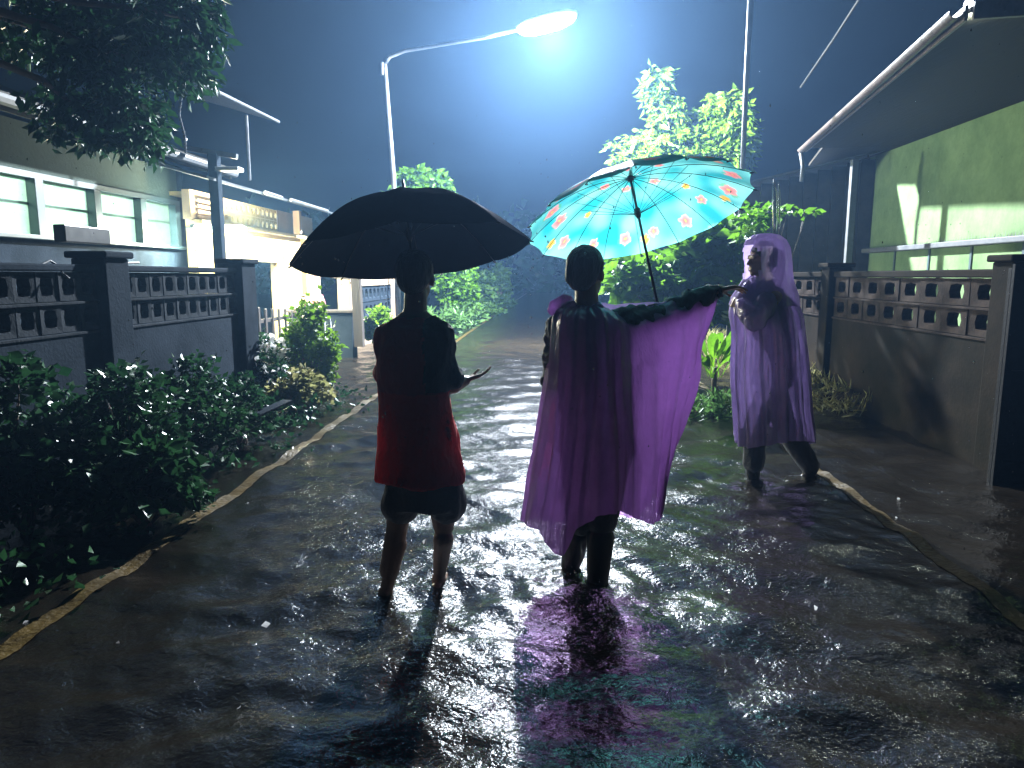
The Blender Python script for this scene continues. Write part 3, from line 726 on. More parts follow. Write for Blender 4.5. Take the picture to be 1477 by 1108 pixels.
for c in (ge0, ge1):
    for rr_ in (.06, .054):
        for k in range(N + 1):
            an = math.pi * k / N; vs.append(c + side * rr_ * math.cos(an) + Vector((0, 0, -rr_ * math.sin(an))))
n1 = N + 1; fs = []
for k in range(N):
    fs += [(k, k+1, 2*n1+k+1, 2*n1+k), (n1+k, n1+k+1, 3*n1+k+1, 3*n1+k)[::-1]]
mb.add(vs, fs).build('gutter', 'fascia', t, True)
MB().tube([ge1 + Vector((0, 0, -.05)), P(1158, 240, Y=ge1.y), P(1156, 262, Y=ge1.y)], .035, 8).build('downspout', 'pvc', t, True)
a, b = P(1412, 22, Z=EZ + .03), P(1560, 4, Z=EZ + .03)
MB().beam(e0 + Vector((0, -.04, 0)), e0 + side * 3 + Vector((0, -.04, rise * 3)), .04, .14).build('verge_board', 'fascia', t)
# bulb at the eave end
lb = P(1397, 6, Y=e0.y + .10)
t = thing('eave_bulb', tuple(lb), 'small bright white bulb at the near end of the pinkish eave', 'lamp')
mb = MB(); N = 10; prof = [(.001, -.045), (.02, -.04), (.033, -.022), (.037, 0), (.030, .025), (.018, .045), (.015, .06)]
vs = [(lb.x + r_ * math.cos(2*math.pi*k/N), lb.y + r_ * math.sin(2*math.pi*k/N), lb.z + z_) for r_, z_ in prof for k in range(N)]
mb.add(vs, [(i*N+k, i*N+(k+1)%N, (i+1)*N+(k+1)%N, (i+1)*N+k) for i in range(len(prof)-1) for k in range(N)]).build('bulb', M['bulb'], t, True)
MB().tube([lb + Vector((0, 0, .06)), lb + Vector((0, 0, .12))], .02, 8).build('socket', 'black_plastic', t)
plight('bulb_glow', tuple(lb + Vector((.06, .0, -.09))), 42, (.9, 1, .80), .06, t)

# dark timber shed beyond the wall, pole, cable, leaking gutter stream
t = thing('dark_shed', (5.2, 16, -.07), 'dark timber shed behind the thin bush beyond the brown wall', 'shed')
for i in range(16):
    x0 = 3.4 + i * .26; bevelled(MB().box((x0, 14.0, -.07), (x0 + .245, 14.05, 3.05 + .06 * i)).build('plank', 'soffit', t), .006)
MB().add([(3.1, 13.5, 3.0), (7.8, 13.5, 4.1), (7.8, 18, 4.1), (3.1, 18, 3.0), (3.1, 13.5, 3.04), (7.8, 13.5, 4.14), (7.8, 18, 4.14), (3.1, 18, 3.04)],
         [(0,1,2,3)[::-1],(4,5,6,7),(0,1,5,4),(1,2,6,5),(2,3,7,6),(3,0,4,7)]).build('roof', 'roof', t)
q = P(1072, 250, Y=11.8)
t = thing('utility_pole', (q.x, 11.8, -.07), 'thin pale steel pole rising out of the bright tree', 'pole')
MB().tube([(q.x, 11.8, -.07), P(1076, 130, Y=11.8), P(1086, -60, Y=11.8)], [.045, .04, .055], 8).build('shaft', 'steel', t, True)
tag(MB().tube([P(1155, 126, Y=9), P(1200, 60, Y=8), P(1245, -10, Y=7.2), P(1290, -80, Y=6.5)], .012, 6).build('overhead_cable', 'steel'), 'grey overhead cable slanting above the eave', 'cable')
pts = [P(1117, 258 + i * 13, Y=8.4) + Vector((random.uniform(-.008, .008), 0, 0)) for i in range(7)]
t = thing('falling_water', tuple(pts[-1]), 'thin stream of roof water falling behind the lilac hood', 'water stream')
MB().tube(pts, [.008, .02, .03, .034, .03, .028, .02], 7).build('stream', 'drop', t, True)
MB().tube([p + Vector((.06, .02, -.03)) for p in pts[:-1]], [.005, .012, .014, .010, .012, .008], 6).build('trickle', 'drop', t, True)
c = P(1015, 410, Y=10.8)
t = thing('side_cart', (c.x, 10.8, -.07), 'dim wooden stand with a pale board behind the broad leaved bush', 'stand')
bevelled(MB().box((c.x - .35, 10.7, c.z - .1), (c.x + .75, 10.76, c.z + .05)).build('board', 'fascia', t), .008)
for dx in (-.3, .68): MB().box((c.x + dx, 10.77, -.07), (c.x + dx + .06, 10.83, c.z)).build('leg', 'wood', t)

# ------------------------------------------------------------------ street lamp
base = P(568, 262, Y=17.0)
t = thing('street_lamp', (base.x, 17.0, -.07), 'tall thin street lamp with a curved arm and glaring white head', 'street lamp')
tp_ = P(555, 92, Y=17.0)
MB().tube([(base.x + .04, 17.0, -.07), base, tp_], [.075, .06, .05], 10).build('pole', 'steel', t, True)
arm = [tp_, P(562, 82, Y=16.98), P(585, 73, Y=16.85), P(640, 64, Y=16.5), P(700, 54, Y=16.1), P(745, 44, Y=15.85)]
MB().tube(arm, [.05, .048, .045, .042, .04, .04], 8).build('arm', 'steel', t, True)
MB().tube([tp_ + Vector((-.06, -.02, -.25)), tp_ + Vector((-.05, -.02, .02))], .05, 8).build('clamp', 'steel', t, True)
ha, hb = P(745, 43, Y=15.8), P(832, 20, Y=15.5)
dh = (hb - ha).normalized()
# tapered head housing with a lens under it
mb = MB(); N = 14
prof = [(0, .045, .045), (.06, .10, .075), (.2, .18, .11), (.6, .21, .12), (.88, .18, .09), (1, .07, .045)]
vs = []; sdv = dh.cross(Vector((0, 0, 1))).normalized(); upv = sdv.cross(dh)
for s, w_, h_ in prof:
    c = ha.lerp(hb, s)
    for k in range(N):
        an = 2 * math.pi * k / N; zz = math.sin(an) * h_; zz = max(zz, -.015); vs.append(c + sdv * math.cos(an) * w_ + upv * (zz + .02))
fs = [(i*N+k, i*N+(k+1)%N, (i+1)*N+(k+1)%N, (i+1)*N+k) for i in range(len(prof)-1) for k in range(N)] + [tuple(range(N))[::-1], tuple(len(prof)*N-N+k for k in range(N))]
mb.add(vs, fs).build('head', 'fitting', t, True)
mb = MB(); vs = []
prof = [(.02, .045, .06), (.10, .17, .14), (.3, .24, .20), (.7, .24, .20), (.9, .17, .14), (.98, .045, .06)]
for s, w_, h_ in prof:
    c = ha.lerp(hb, s) - upv * .005
    for k in range(N):
        an = 2 * math.pi * k / N; zz = min(math.sin(an) * h_, .03); vs.append(c + sdv * math.cos(an) * w_ + upv * (zz - .0))
mb.add(vs, [(i*N+k, i*N+(k+1)%N, (i+1)*N+(k+1)%N, (i+1)*N+k) for i in range(len(prof)-1) for k in range(N)]).build('lens', M['tube'], t, True)
plight('lamp_light', tuple(ha.lerp(hb, .55) - upv * .34), STREET_LAMP_W, (.86, .93, 1), .14, t)

# ------------------------------------------------------------------ people
def cap_(mb, p, q, r0, r1, n=14):
    p, q = Vector(p), Vector(q); d = q - p; L = d.length
    if L < 1e-5: d = Vector((0, 0, 1))
    d.normalize(); pts, rr = [], []
    for a in (90, 65, 40, 18): pts.append(p - d * r0 * math.sin(R(a))); rr.append(max(r0 * math.cos(R(a)), 1e-4))
    pts.append(p); rr.append(r0); pts.append(q); rr.append(r1)
    for a in (18, 40, 65, 90): pts.append(q + d * r1 * math.sin(R(a))); rr.append(max(r1 * math.cos(R(a)), 1e-4))
    # explicit frame so collinear points keep one orientation
    a = Vector((0, 0, 1)) if abs(d.z) < .9 else Vector((1, 0, 0)); r = d.cross(a).normalized(); u = d.cross(r)
    vs = [pt + (r * math.cos(2*math.pi*k/n) + u * math.sin(2*math.pi*k/n)) * ra for pt, ra in zip(pts, rr) for k in range(n)]
    m_ = len(pts); fs = [(i*n+k, i*n+(k+1)%n, (i+1)*n+(k+1)%n, (i+1)*n+k) for i in range(m_-1) for k in range(n)]
    fs += [tuple(range(n))[::-1], tuple((m_-1)*n+k for k in range(n))]
    mb.add(vs, fs)
def ell(mb, c, rx, ry, rz, rot=None, n=16):
    c = Vector(c); vs, fs = [], []; m_ = 10
    for i in range(m_ + 1):
        ph = math.pi * (i / m_); ph = min(max(ph, .02), math.pi - .02)
        for k in range(n):
            th = 2 * math.pi * k / n
            v = Vector((rx * math.sin(ph) * math.cos(th), ry * math.sin(ph) * math.sin(th), rz * math.cos(ph)))
            vs.append(c + (rot @ v if rot else v))
    fs = [(i*n+k, (i+1)*n+k, (i+1)*n+(k+1)%n, i*n+(k+1)%n) for i in range(m_) for k in range(n)]
    fs += [tuple(range(n)), tuple(m_*n+k for k in range(n))[::-1]]
    mb.add(vs, fs)
def rings(mb, rs, n=24):
    """rs: (centre, rx, ry) elliptical rings bottom to top, closed"""
    vs = [(c[0] + rx * math.cos(2*math.pi*k/n), c[1] + ry * math.sin(2*math.pi*k/n), c[2]) for c, rx, ry in rs for k in range(n)]
    m_ = len(rs); fs = [(i*n+k, i*n+(k+1)%n, (i+1)*n+(k+1)%n, (i+1)*n+k) for i in range(m_-1) for k in range(n)]
    fs += [tuple(range(n))[::-1], tuple((m_-1)*n+k for k in range(n))]
    mb.add(vs, fs)
def fuse(name, mb, m, voxel, parent, smooth=4, wrinkle=0, wscale=9, stretch=(1, 1, .35)):
    me = mb.mesh('tmp'); o = bpy.data.objects.new('tmp', me); COL.objects.link(o)
    md = o.modifiers.new('r', 'REMESH'); md.mode = 'VOXEL'; md.voxel_size = voxel
    sm = o.modifiers.new('s', 'SMOOTH'); sm.iterations = smooth; sm.factor = .5
    dg = bpy.context.evaluated_depsgraph_get(); dg.update()
    me2 = bpy.data.meshes.new_from_object(o.evaluated_get(dg)); bpy.data.objects.remove(o)
    me2.name = name; me2.materials.clear(); me2.materials.append(M[m])
    if wrinkle:
        for v in me2.vertices:
            q = Vector((v.co.x * wscale * stretch[0], v.co.y * wscale * stretch[1], v.co.z * wscale * stretch[2]))
            v.co += v.normal * wrinkle * (noise.noise(q) + .5 * noise.noise(q * 2.3))
    me2.polygons.foreach_set('use_smooth', [True] * len(me2.polygons)); me2.update()
    return obj(name, me2, parent)
def hand(mb, wrist, fwd, palm_n, curl=30, k=1.0, spread=8, thumb_side=1):
    """wrist point, direction of the fingers, direction the palm faces"""
    w = Vector(wrist); f = Vector(fwd).normalized(); pn = Vector(palm_n); pn = (pn - f * pn.dot(f)).normalized(); s = f.cross(pn).normalized() * thumb_side
    # palm
    for off in (-.028, -.010, .010, .028):
        cap_(mb, w + s * off * .7 * k + f * .012 * k, w + s * off * k + f * .078 * k, .0125 * k, .0115 * k, 10)
    lens = {-.030: .060, -.010: .074, .010: .080, .030: .072}
    for off, L in lens.items():
        p = w + s * off * k + f * .082 * k; d = (f + s * math.tan(R(spread)) * off / .03).normalized(); a = curl * random.uniform(.85, 1.15)
        for j, (fr, r_) in enumerate(((.45, .0088), (.30, .0080), (.25, .0072))):
            ax = d.cross(pn).normalized(); d = (Matrix.Rotation(R(a), 3, ax) @ d).normalized()
            q = p + d * L * fr * k; cap_(mb, p, q, r_ * k, r_ * .93 * k, 10); p = q
    p = w + s * .022 * k + f * .022 * k; d = (f * .75 + s * .75 + pn * .35).normalized()
    for L, r_ in ((.038, .0118), (.030, .0098), (.024, .0085)):
        q = p + d * L * k; cap_(mb, p, q, r_ * k, r_ * .9 * k, 10); p = q; d = (d + f * .25 + pn * (curl / 90)).normalized()
def head(mb, c, face, k=1.0):
    """c = centre of the skull; face = facing direction"""
    c = Vector(c); f = Vector(face).normalized(); yaw = math.atan2(f.y, f.x) - math.pi / 2
    rot = Matrix.Rotation(yaw, 3, 'Z')
    T = lambda x, y, z: c + rot @ Vector((x, y, z)) * k
    ell(mb, T(0, -.012, .02), .074*k, .092*k, .088*k, rot)                 # skull
    ell(mb, T(0, .022, -.045), .056*k, .062*k, .070*k, rot)                # jaw and cheeks
    ell(mb, T(0, .062, -.098), .022*k, .018*k, .016*k, rot)                # chin
    cap_(mb, T(0, .082, .0), T(0, .100, -.030), .009*k, .014*k, 8)         # nose
    for s in (-1, 1):
        ell(mb, T(s * .076, -.008, -.01), .010*k, .020*k, .032*k, rot)      # ear
        ell(mb, T(s * .030, .080, .006), .014*k, .008*k, .008*k, rot)       # eyelid
        cap_(mb, T(s * .014, .086, .022), T(s * .046, .074, .024), .007*k, .006*k, 8)   # brow
        ell(mb, T(s * .013, .096, -.034), .007*k, .008*k, .006*k, rot)      # nostril wing
    cap_(mb, T(-.020, .083, -.060), T(.020, .083, -.060), .0065*k, .0065*k, 8)
    cap_(mb, T(-.017, .082, -.072), T(.017, .082, -.072), .0075*k, .0075*k, 8)
    return T
def foot(mb, ankle, fwd, k=1.0):
    a = Vector(ankle); f = Vector(fwd).normalized(); s = Vector((f.y, -f.x, 0)); g = Vector((a.x, a.y, ROAD_Z + .02))
    cap_(mb, g - f * .045 * k + Vector((0, 0, .015)), g + f * .08 * k + Vector((0, 0, .02)), .032*k, .034*k)
    cap_(mb, a, g + f * .06 * k + Vector((0, 0, .02)), .036*k, .030*k)
    cap_(mb, g + f * .08 * k, g + f * .14 * k, .034*k, .024*k)
    for i, o_ in enumerate((-.030, -.014, 0, .014, .028)):
        cap_(mb, g + f * .13 * k + s * o_ * k, g + f * (.185 - abs(o_ + .02) * .5) * k + s * o_ * k, .010*k, .009*k, 8)

# ---- person 1: red shirt, black umbrella, back to the camera
Y1 = 3.05
A = lambda px, py, dy=0: P(px, py, Y=Y1 + dy)
per1 = thing('person', (A(595, 870).x, Y1, ROAD_Z), 'person in a maroon shirt and black shorts walking under the black umbrella', 'person')
body = MB()
hipc = A(608, 668); hz = hipc.z
sh_l, sh_r = A(560, 482), A(632, 480)
nb, hc = A(598, 452), A(600, 402, .02)
T1 = head(body, hc + Vector((0, 0, .005)), (.08, 1, -.05), .98)
cap_(body, nb - Vector((0, 0, .04)), hc - Vector((0, .01, .06)), .052, .050)
cx = hipc.x
rings(body, [((cx, Y1, hz - .08), .10, .08), ((cx, Y1, hz), .150, .105), ((cx - .01, Y1, hz + .12), .130, .095), ((nb.x, Y1, hz + .30), .150, .10), ((nb.x, Y1, nb.z - .08), .155, .095), ((nb.x, Y1, nb.z - .02), .09, .06), ((nb.x, Y1, nb.z + .01), .05, .045)])
kl, al = A(573, 760, .02), A(556, 856, -.02); kr, ar = A(640, 758, .04), A(633, 836, .16)
cap_(body, (cx - .075, Y1, hz - .03), kl, .082, .050); cap_(body, kl, al.lerp(kl, .35), .050, .047); cap_(body, kl + Vector((0, -.012, -.08)), al, .046, .028)
cap_(body, (cx + .075, Y1, hz - .03), kr, .082, .050); cap_(body, kr + Vector((0, -.012, -.06)), ar, .048, .028)
foot(body, al, (-.05, 1, 0)); foot(body, ar, (.1, 1, 0))
# right arm, forearm out to the side, open hand
el, wr = A(652, 562, .02), A(676, 548, -.02)
er, wr = A(654, 556, .03), A(671, 549, .09)
cap_(body, sh_r, er, .046, .037); cap_(body, er, wr, .037, .025)
hand(body, wr, (.9, .15, .30), (-.15, .1, 1), 11, .85, 9, -1)
# left arm folded forward holding the shaft
elb, wrl = A(556, 560, .10), A(590, 505, .24)
cap_(body, sh_l, elb, .046, .037); cap_(body, elb, wrl, .037, .026)
grip1 = Vector((A(600, 500).x, Y1 + .28, A(600, 498).z))
hand(body, wrl, (.85, .4, .35), (.3, .9, -.1), 62, .85, 4, 1)
fuse('body', body, 'skin', .0062, per1, 3)
hr = MB(); ell(hr, T1(0, -.022, .034), .083, .094, .086); ell(hr, T1(0, -.055, -.005), .070, .055, .070)
fuse('hair', hr, 'hair', .008, per1, 2, .006, 40)
sh = MB(); zb = A(600, 694).z
rings(sh, [((A(606, 690).x, Y1, zb), .205, .150), ((A(607, 690).x, Y1, zb + .03), .203, .148), ((A(604, 640).x, Y1, zb + .15), .186, .135), ((A(598, 560).x, Y1, A(600, 570).z), .160, .125), ((nb.x, Y1, A(600, 500).z), .178, .140), ((nb.x, Y1, nb.z - .065), .170, .118), ((nb.x, Y1, nb.z - .02), .085, .07)])
cap_(sh, sh_l + Vector((.03, 0, .0)), sh_l.lerp(elb, .75), .062, .060); cap_(sh, sh_r + Vector((-.03, 0, 0)), sh_r.lerp(er, .85), .062, .056)
so = fuse('shirt', sh, 'shirt', .009, per1, 4, .022, 10, (1, 1, .5))
ca = so.data.color_attributes.new('print', 'FLOAT_COLOR', 'POINT')
zc = A(600, 563).z; xc = A(618, 500).x
cols = np.zeros((len(so.data.vertices), 4), np.float32)
for i, v in enumerate(so.data.vertices):
    nz_ = noise.noise(v.co * 5) * .25 + 1
    wob = .015 * noise.noise(v.co * 14)
    if v.co.x > xc + wob and v.co.z > zc + wob: c = (.012, .022, .045)
    elif v.co.z < zc + wob: c = (.75, .045, .05)
    else: c = (.50, .05, .07)
    cols[i] = (c[0] * nz_, c[1] * nz_, c[2] * nz_, 1)
ca.data.foreach_set('color', cols.ravel())
st = MB()
hx = A(612, 700).x; z0 = A(610, 700).z
rings(st, [((hx, Y1, z0 - .10), .168, .12), ((hx, Y1, z0 + .02), .175, .125), ((hx, Y1, z0 + .12), .155, .11)])
cap_(st, (hx - .085, Y1, z0 - .03), A(577, 728, .01), .095, .088); cap_(st, (hx + .085, Y1, z0 - .03), A(644, 726, .02), .095, .092)
fuse('shorts', st, 'black_cloth', .009, per1, 4, .014, 10)
for a_ in (al, ar):
    g_ = Vector((a_.x, a_.y, ROAD_Z + .012)); mb = MB()
    cap_(mb, g_ + Vector((0, -.05, 0)), g_ + Vector((0, .05, 0)), .030, .036); cap_(mb, g_ + Vector((0, .05, 0)), g_ + Vector((.005, .16, 0)), .036, .034)
    cap_(mb, g_ + Vector((-.042, .05, .02)), g_ + Vector((0, .13, .062)), .009, .009); cap_(mb, g_ + Vector((.042, .05, .02)), g_ + Vector((0, .13, .062)), .009, .009)
    fuse('sandal', mb, 'sandal', .007, per1, 2)

# ---- person 2: dark clothes under a purple poncho, floral umbrella
Y2 = 3.27
B = lambda px, py, dy=0: P(px, py, Y=Y2 + dy)
per2 = thing('person', (B(850, 840).x, Y2, ROAD_Z), 'person in dark clothes and a spread purple poncho reaching out one arm', 'person')
body = MB()
hc = B(846, 394); nb = B(846, 446); hz = B(860, 640).z
T2 = head(body, hc, (.45, .9, 0), 1.02)
cap_(body, nb - Vector((0, 0, .05)), hc - Vector((0, .01, .06)), .058, .052)
cx = B(862, 600).x
rings(body, [((cx, Y2, hz - .08), .11, .09), ((cx, Y2, hz), .150, .11), ((cx, Y2, hz + .14), .125, .095), ((nb.x + .03, Y2, hz + .34), .150, .105), ((nb.x + .02, Y2, nb.z - .08), .170, .10), ((nb.x + .01, Y2, nb.z - .02), .10, .06), ((nb.x, Y2, nb.z + .01), .055, .05)])
sl, sr = B(806, 474), B(892, 468)
er2, wr2 = B(962, 452, .08), B(1036, 419, .14)
cap_(body, sr, er2, .050, .040); cap_(body, er2, wr2, .040, .027)
hand(body, wr2, (1, .15, .18), (-.1, -.2, -1), 16, .9, 9, 1)
elf, wlf = B(880, 530, .22), B(926, 462, .30)
cap_(body, sl, B(800, 545, .12), .048, .040); cap_(body, B(800, 545, .12), B(880, 500, .32), .040, .028)
# hand gripping the umbrella handle at the far side of the body
HG = B(931, 444, .26)
elL = B(905, 520, .26)
cap_(body, B(880, 500, .32), B(905, 470, .28), .030, .028)
hand(body, B(905, 468, .28), (.75, -.02, .7), (.5, .2, -.4), 60, .9, 4, 1)
kl, al = B(838, 745, .03), B(822, 815, .16); kr, ar = B(868, 750, 0), B(862, 830, -.03)
cap_(body, (cx - .07, Y2, hz - .03), kl, .085, .056); cap_(body, kl, al, .054, .036)
cap_(body, (cx + .07, Y2, hz - .03), kr, .085, .056); cap_(body, kr, ar, .054, .036)
fuse('body', body, 'skin', .0065, per2, 3)
hr = MB(); ell(hr, T2(0, -.020, .036), .087, .098, .090); ell(hr, T2(0, -.058, -.006), .074, .052, .075)
fuse('hair', hr, 'hair', .008, per2, 2, .006, 40)
jk = MB()
rings(jk, [((cx, Y2, hz - .04), .185, .135), ((cx, Y2, hz + .10), .165, .125), ((nb.x + .03, Y2, hz + .34), .178, .125), ((nb.x + .02, Y2, nb.z - .07), .182, .115), ((nb.x + .01, Y2, nb.z - .01), .10, .08)])
cap_(jk, sr, er2, .066, .058); cap_(jk, er2, er2.lerp(wr2, .92), .056, .044)
cap_(jk, sl, B(800, 545, .12), .064, .056); cap_(jk, B(800, 545, .12), B(880, 500, .32), .054, .042); cap_(jk, B(880, 500, .32), B(900, 476, .28), .044, .042)
fuse('jacket', jk, 'black_cloth', .010, per2, 3, .028, 15, (1, 1, .7))
tr_ = MB()
cap_(tr_, (cx - .07, Y2, hz), kl, .105, .080); cap_(tr_, kl, kl.lerp(al, .05), .080, .075)
cap_(tr_, (cx + .07, Y2, hz), kr, .105, .078); cap_(tr_, kr, kr.lerp(ar, .02), .078, .072)
fuse('trousers', tr_, 'black_cloth', .010, per2, 3, .014, 10)
for a_, k_ in ((al, kl), (ar, kr)):
    g_ = Vector((a_.x, a_.y, ROAD_Z + .035)); mb = MB(); top = k_.lerp(a_, .30)
    cap_(mb, top, a_.lerp(g_, .6), .066, .050); cap_(mb, g_ + Vector((0, -.03, 0)), g_ + Vector((.02, .14, 0)), .045, .042); cap_(mb, a_, g_ + Vector((.01, .08, .01)), .050, .044)
    fuse('rubber_boot', mb, 'rubber', .009, per2, 3, .006, 12)

def cat(p0, p1, p2, p3, t):
    return .5 * ((2 * p1) + (-p0 + p2) * t + (2 * p0 - 5 * p1 + 4 * p2 - p3) * t * t + (-p0 + 3 * p1 - 3 * p2 + p3) * t ** 3)
def draped(name, cols, m, parent, nu=10, nv=12, fold=.012, freq=26, closed=True, seedv=0):
    """cols: list of columns of control points (top to hem), interpolated into a folded sheet"""
    nc, nr = len(cols), len(cols[0]); grid = []
    U = nc * nu if closed else (nc - 1) * nu + 1
    for iu in range(U):
        c = iu // nu; tu = (iu % nu) / nu
        def col(j): return cols[j % nc] if closed else cols[max(0, min(nc - 1, j))]
        rowpts = [cat(Vector(col(c-1)[r]), Vector(col(c)[r]), Vector(col(c+1)[r]), Vector(col(c+2)[r]), tu) for r in range(nr)]
        line = []
        for iv in range((nr - 1) * nv + 1):
            r = min(iv // nv, nr - 2); tv = (iv - r * nv) / nv
            line.append(cat(rowpts[max(r-1, 0)], rowpts[r], rowpts[r+1], rowpts[min(r+2, nr-1)], tv))
        grid.append(line)
    V = len(grid[0]); vs = []
    for iu in range(U):
        for iv in range(V):
            p = grid[iu][iv]; a = grid[(iu+1) % U if closed else min(iu+1, U-1)][iv]; b = grid[iu-1 if closed else max(iu-1, 0)][iv]
            tn = (a - b); dn = grid[iu][min(iv+1, V-1)] - grid[iu][max(iv-1, 0)]
            n_ = tn.cross(dn)
            n_ = n_.normalized() if n_.length > 1e-9 else Vector((0, 1, 0))
            s = iv / (V - 1)
            am = fold * (.25 + 1.1 * s)
            ph = iu / U * freq * 2 * math.pi / 2 + seedv + 3.2 * noise.noise(Vector((iu * .06, s * 1.3, seedv + 9)))
            d = am * (math.sin(ph + 1.2 * math.sin(s * 3 + seedv)) + .5 * math.sin(ph * 2.3 + 2 * s)) + .006 * noise.noise(Vector((iu * .35, s * 9, seedv)))
            d += .020 * s * noise.noise(Vector((iu * .09, s * 2.5, seedv + 5)))
            vs.append(p + n_ * d)
    fs = [((iu % U)*V+iv, ((iu+1) % U)*V+iv, ((iu+1) % U)*V+iv+1, (iu % U)*V+iv+1) for iu in range(U if closed else U-1) for iv in range(V-1)]
    return MB().add(vs, fs).build(name, m, parent, True)
C = lambda px, py, Y: P(px, py, Y=Y)
cols = [
 [(826,436,3.27), (800,452,3.27), (789,530,3.26), (770,650,3.25), (751,752,3.22)],
 [(830,440,3.22), (808,458,3.13), (800,540,3.06), (792,660,3.0), (776,768,2.97)],
 [(838,442,3.19), (832,462,3.10), (829,550,3.04), (822,670,2.99), (808,802,2.95)],
 [(850,442,3.19), (856,462,3.10), (858,550,3.03), (850,660,2.99), (840,757,2.97)],
 [(862,440,3.20), (882,462,3.12), (888,550,3.04), (892,650,3.02), (890,738,3.02)],
 [(895,448,3.27), (915,475,3.20), (922,550,3.13), (922,650,3.10), (916,748,3.08)],
 [(962,436,3.33), (965,468,3.26), (966,530,3.22), (958,640,3.15), (946,754,3.12)],
 [(1000,424,3.37), (1002,450,3.32), (1000,510,3.30), (978,610,3.22), (950,722,3.18)],
 [(1032,414,3.40), (1036,432,3.40), (1010,500,3.39), (1003,562,3.36), (958,664,3.32)],
 [(1000,424,3.37), (1000,446,3.44), (996,505,3.45), (976,600,3.46), (948,702,3.46)],
 [(950,436,3.33), (952,460,3.43), (946,530,3.48), (934,640,3.50), (922,742,3.50)],
 [(868,438,3.33), (890,456,3.41), (892,540,3.48), (886,640,3.50), (880,746,3.50)],
 [(848,438,3.35), (846,456,3.42), (838,540,3.49), (830,650,3.50), (820,756,3.50)],
 [(832,436,3.33), (812,452,3.38), (800,530,3.42), (786,650,3.43), (770,748,3.42)],
]
cols = [[C(*q) for q in c] for c in cols]
draped('poncho', cols, 'poncho', per2, 10, 14, .010, 34, True, 1)
mb = MB()                                   # pushed-back hood bunched at the neck
for i in range(9):
    a0 = math.pi * (.75 + i * .11); r_ = .085
    c0 = nb + Vector((math.cos(a0) * r_ - .02, math.sin(a0) * r_ * .8, -.015 + .02 * math.sin(i * 1.9)))
    a1 = a0 + .35; c1 = nb + Vector((math.cos(a1) * r_ * 1.15 - .02, math.sin(a1) * r_, -.01 - .02 * math.sin(i * 1.3)))
    cap_(mb, c0, c1, .022, .03, 10)
cap_(mb, B(800, 440, -.03), B(818, 432, -.02), .02, .026, 10); cap_(mb, B(798, 446, -.03), B(812, 462, -.04), .022, .02, 10)
fuse('hood', mb, 'poncho', .009, per2, 1, .016, 26, (1, 1, 1))

# ---- person 3: lilac poncho with the hood up, striding to the left
Y3 = 5.15
D = lambda px, py, dy=0: P(px, py, Y=Y3 + dy)
per3 = thing('person', (D(1115, 690).x, Y3, ROAD_Z), 'hooded person in a lilac poncho and black trousers wading past the wall', 'person')
body = MB(); hc = D(1098, 374); nb = D(1108, 412); hz = D(1112, 545).z; cx = D(1113, 545).x
T3 = head(body, hc, (-1, -.35, 0), 1.04)
cap_(body, nb - Vector((0, 0, .05)), hc - Vector((-.01, 0, .06)), .058, .052)
rings(body, [((cx, Y3, hz - .08), .10, .12), ((cx, Y3, hz), .115, .155), ((cx, Y3, hz + .18), .105, .135), ((nb.x + .01, Y3, hz + .40), .12, .165), ((nb.x, Y3, nb.z - .07), .11, .18), ((nb.x, Y3, nb.z), .055, .06)])
for s in (-1, 1):
    s0 = Vector((nb.x, Y3 + s * .17, nb.z - .08)); e_ = D(1092, 468, s * .20); w_ = D(1070, 440, s * .06 - .05)
    cap_(body, s0, e_, .05, .042); cap_(body, e_, w_, .040, .028)
    hand(body, w_, (-.5, -s * .7, .2), (.6, 0, -.3), 40, .95, 6, s)
kf, af = D(1090, 615, -.06), D(1087, 668, -.08); kb, ab = D(1132, 615, .08), D(1168, 672, .06)
cap_(body, (cx, Y3 - .08, hz - .02), kf, .09, .058); cap_(body, kf, af, .056, .038)
cap_(body, (cx, Y3 + .08, hz - .02), kb, .09, .058); cap_(body, kb, ab, .056, .038)
fuse('body', body, 'skin', .0075, per3, 3)
hr = MB(); rz = Matrix.Rotation(math.atan2(-.35, -1) - math.pi/2, 3, 'Z'); ell(hr, T3(0, -.020, .036), .087, .098, .090, rz); ell(hr, T3(0, -.058, -.006), .074, .052, .075, rz)
fuse('hair', hr, 'hair', .010, per3, 2, .006, 40)
tr_ = MB()
cap_(tr_, (cx, Y3 - .08, hz), kf, .11, .085); cap_(tr_, kf, af, .085, .075)
cap_(tr_, (cx, Y3 + .08, hz), kb, .11, .085); cap_(tr_, kb, ab, .085, .075)
rings(tr_, [((cx, Y3, hz - .05), .14, .18), ((cx, Y3, hz + .12), .125, .165)])
fuse('trousers', tr_, 'black_cloth', .011, per3, 3, .014, 10)
jk = MB(); rings(jk, [((cx, Y3, hz + .05), .125, .165), ((cx, Y3, hz + .25), .12, .155), ((nb.x + .01, Y3, hz + .42), .135, .185), ((nb.x, Y3, nb.z - .06), .115, .18), ((nb.x, Y3, nb.z - .01), .07, .08)])
fuse('shirt', jk, 'black_cloth', .012, per3, 3, .012, 10)
for a_ in (af, ab):
    g_ = Vector((a_.x, a_.y, ROAD_Z + .03)); mb = MB()
    cap_(mb, a_, g_, .056, .045); cap_(mb, g_ + Vector((.05, 0, -.01)), g_ + Vector((-.15, 0, -.012)), .034, .030)
    fuse('shoe', mb, 'rubber', .010, per3, 2)
k3 = Y3 / FPX
prof3 = [(408, 1086, 1124, .10), (424, 1068, 1140, .16), (446, 1056, 1150, .21), (480, 1058, 1156, .235), (540, 1056, 1161, .26), (590, 1061, 1165, .27), (632, 1064, 1170, .28)]
cols = []
